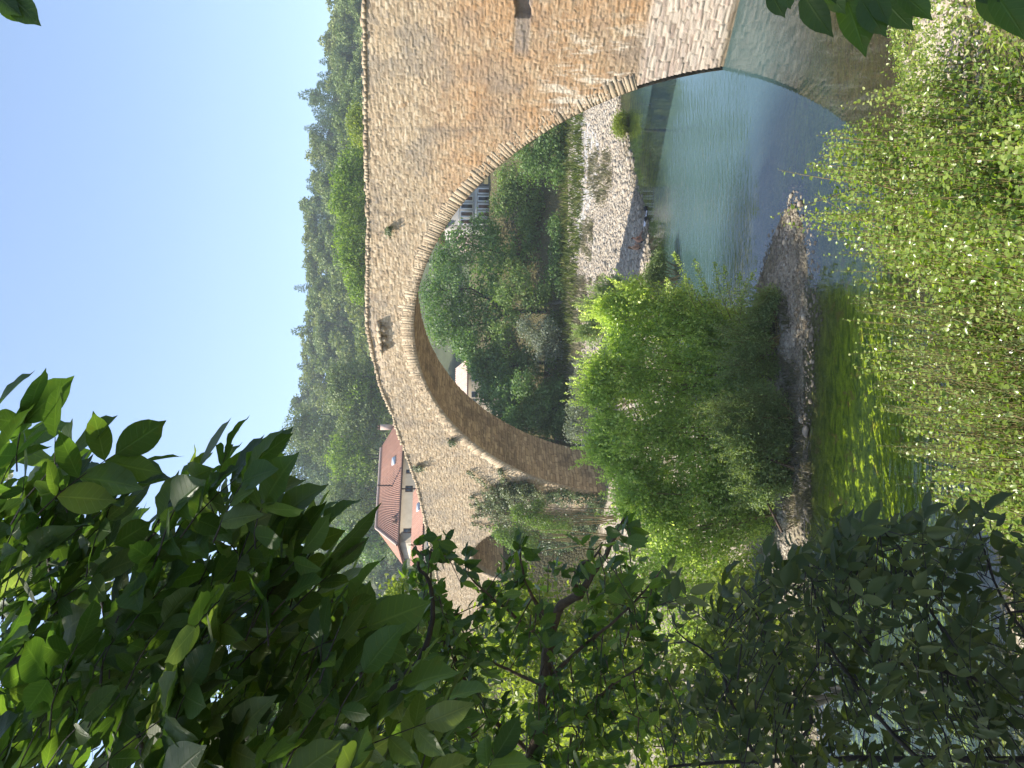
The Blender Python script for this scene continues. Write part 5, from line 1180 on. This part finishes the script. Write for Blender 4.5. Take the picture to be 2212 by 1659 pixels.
# leaves dipping in from above the camera on the right and at the top
def twig(name, label, items, d, stem):
    e = empty(name, label, 'branch', None); st = []
    mb = MB(); pixtube(mb, stem, d + .03, d + .01, .006, .003)
    for (X0, Y0, X1, Y1) in items:
        dd = d + rng.uniform(-.06, .06); p = at(np.array(float(X0)), np.array(float(Y0)), np.array(dd)); q_ = at(np.array(float(X1)), np.array(float(Y1)), np.array(dd - .02))
        st.append((p, q_ - p, -FW * .8 + np.array([.2, 0, .5]) + rng.normal(0, .2, 3), np.linalg.norm(q_ - p), rng.random() * .4))
        mb.tube(np.array([p, p - (q_ - p) * .12]), .0012, .0012, 4)
    P, D, N, L, R = map(np.array, zip(*st)); leaves('foliage', P, D, N, L, L * .5, T_NEARW, M['walnut'], e, R); mb.build('stems', M['bark'], e, True)
twig('hanging_twig', 'twig of dark leaves hanging into view over the bridge reflection', [(1662, -20, 1696, 40), (1690, -25, 1708, 22), (1735, -14, 1790, 76), (1752, -12, 1848, -2), (1822, -14, 1876, 112), (1858, -4, 1914, 84), (1888, -14, 1918, 52), (1900, -10, 1974, 66), (1936, -22, 2018, 36), (1780, -30, 1826, 30)], 1.35, [(1600, -60), (1750, -32), (1900, -28), (2050, -45)])
twig('hanging_twig', 'dark leaf cluster in the corner above the pebbly near bank', [(2112, -24, 2196, 62), (2140, -26, 2225, 82), (2170, -20, 2250, 30), (2100, -30, 2160, 8)], 1.3, [(2050, -45), (2150, -32), (2260, -30)])
twig('hanging_twig', 'single dark leaf spray dipping out of the open sky', [(16, -14, 84, 53), (-4, -6, 66, 44), (-20, -20, 40, 30)], 1.3, [(-60, -40), (20, -24), (60, -40)])

# ------------------------------------------------------------------ sunbathers
M['skin'] = plain('tanned skin', (.42, .22, .14), .55, .12, 14); M['skin2'] = plain('light tan skin', (.50, .30, .20), .55, .12, 14)
M['hairr'] = plain('dark red hair', (.06, .018, .014), .6, .3, 40); M['hairb'] = plain('sandy hair', (.24, .14, .07), .6, .3, 40)
M['swim'] = plain('black swimwear', (.012, .012, .016), .7, .2, 10); M['towel'] = plain('pale towel', (.62, .62, .66), .9, .15, 8)
def skin_mesh(name, nodes, edges, mat, parent, lv=2):
    me = bpy.data.meshes.new(name); me.from_pydata([n_[0] for n_ in nodes], edges, []); o = bpy.data.objects.new(name, me); COL.objects.link(o); o.parent = parent
    me.materials.append(mat); sm = o.modifiers.new('skin', 'SKIN'); sm.use_smooth_shade = True
    for v, n_ in zip(me.skin_vertices[0].data, nodes): r = n_[1]; v.radius = (r, r) if np.ndim(r) == 0 else r
    me.skin_vertices[0].data[0].use_root = True
    su = o.modifiers.new('smooth', 'SUBSURF'); su.levels = su.render_levels = lv; return o
def sitter(label, p, rz, skin, hair, lean, long_hair):
    e = empty('person', label, 'person', None); e.location = p; e.rotation_euler = (0, 0, rz)
    sx, sz = .02 + .46 * math.sin(lean), .12 + .46 * math.cos(lean)      # shoulders; local +x is the way they face
    N_ = [((0, 0, .12), (.13, .15)), ((sx * .45, 0, .12 + (sz - .12) * .5), (.10, .14)), ((sx * .92, 0, sz - .02), (.09, .15)), ((sx + .03, 0, sz + .08), .048), ((sx + .08, 0, sz + .17), (.075, .07)), ((sx + .09, 0, sz + .25), (.085, .075))]
    E_ = [(0, 1), (1, 2), (2, 3), (3, 4), (4, 5)]
    for s in (1, -1):
        b = len(N_)
        N_ += [((.06, s * .10, .10), .085), ((.40, s * .13, .30 if s > 0 else .24), .06), ((.47, s * .13, .27 if s > 0 else .2), .055), ((.72, s * .12, .07), .038), ((.86, s * .13, .05), .03)]
        E_ += [(0, b), (b, b + 1), (b + 1, b + 2), (b + 2, b + 3), (b + 3, b + 4)]
        c = len(N_)
        N_ += [((sx * .95, s * .18, sz - .03), .05), ((sx + .08, s * .23, sz - .28), .038), ((sx + .26, s * .19, max(.2, sz - .42)), .028), ((sx + .33, s * .17, max(.2, sz - .43)), .022)]
        E_ += [(2, c), (c, c + 1), (c + 1, c + 2), (c + 2, c + 3)]
        h = c + 3
        for f in range(5):
            i = len(N_); a = (f - 2) * .018; N_ += [((sx + .38 + .01 * (f % 3), s * .17 + a, max(.19, sz - .44)), .009), ((sx + .42, s * .17 + a * 1.2, max(.17, sz - .47)), .007)]; E_ += [(h, i), (i, i + 1)]
    body = skin_mesh('body', N_, E_, skin, e)
    hn = [((sx + .075, 0, sz + .28), (.10, .09)), ((sx + .0, 0, sz + .2), (.07, .085))]
    if long_hair: hn += [((sx - .06, 0, sz + .02), (.05, .08)), ((sx - .09, 0, sz - .12), (.03, .05))]
    skin_mesh('hair', hn, [(i, i + 1) for i in range(len(hn) - 1)], hair, e)
    skin_mesh('swimwear', [((-.02, 0, .10), (.145, .165)), ((.07, 0, .11), (.13, .15))], [(0, 1)], M['swim'], e)
pA = atz(np.array(1385.), np.array(523.), np.array(.25)); pA[2] = tz_at(pA[:2])[0]
sitter('person with dark red hair sitting on the stones and leaning forward at the water edge', tuple(pA), .45, M['skin'], M['hairr'], .55, False)
pB = atz(np.array(1382.), np.array(531.), np.array(.3)) + np.array([-.1, .55, 0]); pB[2] = tz_at(pB[:2])[0]
sitter('person with long sandy hair sitting upright behind the leaning one', tuple(pB), .3, M['skin2'], M['hairb'], .12, True)
p = atz(np.array(1392.), np.array(506.), np.array(.2)); 
tw = MB(); gx = np.linspace(-.5, .5, 12); gy = np.linspace(-.25, .25, 7); G = np.stack(np.meshgrid(gx, gy, indexing='ij'), -1).reshape(-1, 2)
pt = p + np.array([1.1, .35, 0]); zt = tz_at(G + pt[:2]) + .07 + .02 * np.sin(G[:, 0] * 17 + G[:, 1] * 9)
Vt = np.column_stack([G + pt[:2], zt]); nV = len(Vt); Vt = np.concatenate([Vt, Vt - [0, 0, .02]]); f1 = grid_faces(12, 7)
o = mk('towel', Vt, np.concatenate([f1, f1[:, ::-1] + nV]), M['towel'], None, None, True); tag(o, 'pale towel spread on the stones by the feet of the sunbathers', 'towel')
for k, (dx, dy, lb) in enumerate(((1.0, .0, 'black bag on the stones beside the feet of the leaning sunbather'), (1.75, .3, 'black bundle lying at the far end of the towel'))):
    V = V3.copy(); V[:, 2] = np.maximum(V[:, 2], -.55); V *= np.array([.18, .13, .12]) * (1 + .12 * np.sin(V[:, :1] * 5) * np.cos(V[:, 1:2] * 4))
    e = empty('bag', lb, 'bag'); q_ = p + np.array([dx, dy, 0]); e.location = (q_[0], q_[1], tz_at(q_[:2])[0] + .12)
    mk('bag_body', V, F3, M['swim'], e, None, True); mb = MB(); a = np.linspace(0, math.pi, 9); mb.tube(np.stack([.1 * np.cos(a), 0 * a, .08 + .1 * np.sin(a)], 1), .012, .012, 6); mb.build('strap', M['swim'], e, True)

# small extras behind the arch
mb = MB(); g0, g1 = at(np.array(1232.), np.array(905.), np.array(81.)), at(np.array(1232.), np.array(860.), np.array(81.))
fe = empty('rail_fence', 'low weathered wooden rail fence in front of the dark tree under the arch', 'fence')
for i in range(5):
    q_ = g0 + (g1 - g0) * i / 4; q_[2] = tz_at(q_[:2])[0]; mb = MB(); mb.box(q_[0] - .06, q_[0] + .06, q_[1] - .06, q_[1] + .06, q_[2] - .2, q_[2] + 1.1, .5, .01); mb.build('post', M['woodg'], fe)
for hh in (.45, .95):
    a_, b2 = g0.copy(), g1.copy(); a_[2] = tz_at(a_[:2])[0] + hh; b2[2] = tz_at(b2[:2])[0] + hh; mb = MB(); mb.tube(np.array([a_ - [0, .08, 0], b2 - [0, .08, 0]]), .05, .05, 6); mb.build('rail', M['woodg'], fe)
# thin utility pole seen over the parapet
pp = at(np.array(800.), np.array(262.), np.array(135.)); tp = at(np.array(745.), np.array(265.), np.array(135.)); pole = empty('utility_pole', 'thin grey utility pole with crossarm standing among the trees over the parapet far right', 'pole')
mb = MB(); mb.tube(np.array([[tp[0], tp[1], 8], tp]), .14, .09, 8); mb.build('mast', M['woodg'], pole); mb = MB(); mb.box(tp[0] - .8, tp[0] + .8, tp[1] - .06, tp[1] + .06, tp[2] - .6, tp[2] - .45, .5); mb.build('crossarm', M['woodg'], pole)

# ------------------------------------------------------------------ air
hz = MB(); hz.box(-400, 400, -80, 520, -4, 175, .5); ho = hz.build('haze', None); mt = bpy.data.materials.new('air'); mt.use_nodes = True; n = mt.node_tree
n.nodes.remove(n.nodes['Principled BSDF']); pv = n.nodes.new('ShaderNodeVolumePrincipled'); pv.inputs['Color'].default_value = (.82, .90, 1, 1); pv.inputs['Density'].default_value = .00045; pv.inputs['Anisotropy'].default_value = .3
n.links.new(pv.outputs[0], n.nodes['Material Output'].inputs['Volume']); ho.data.materials.clear(); ho.data.materials.append(mt); ho['kind'] = 'stuff'
SC.cycles.volume_bounces = 1
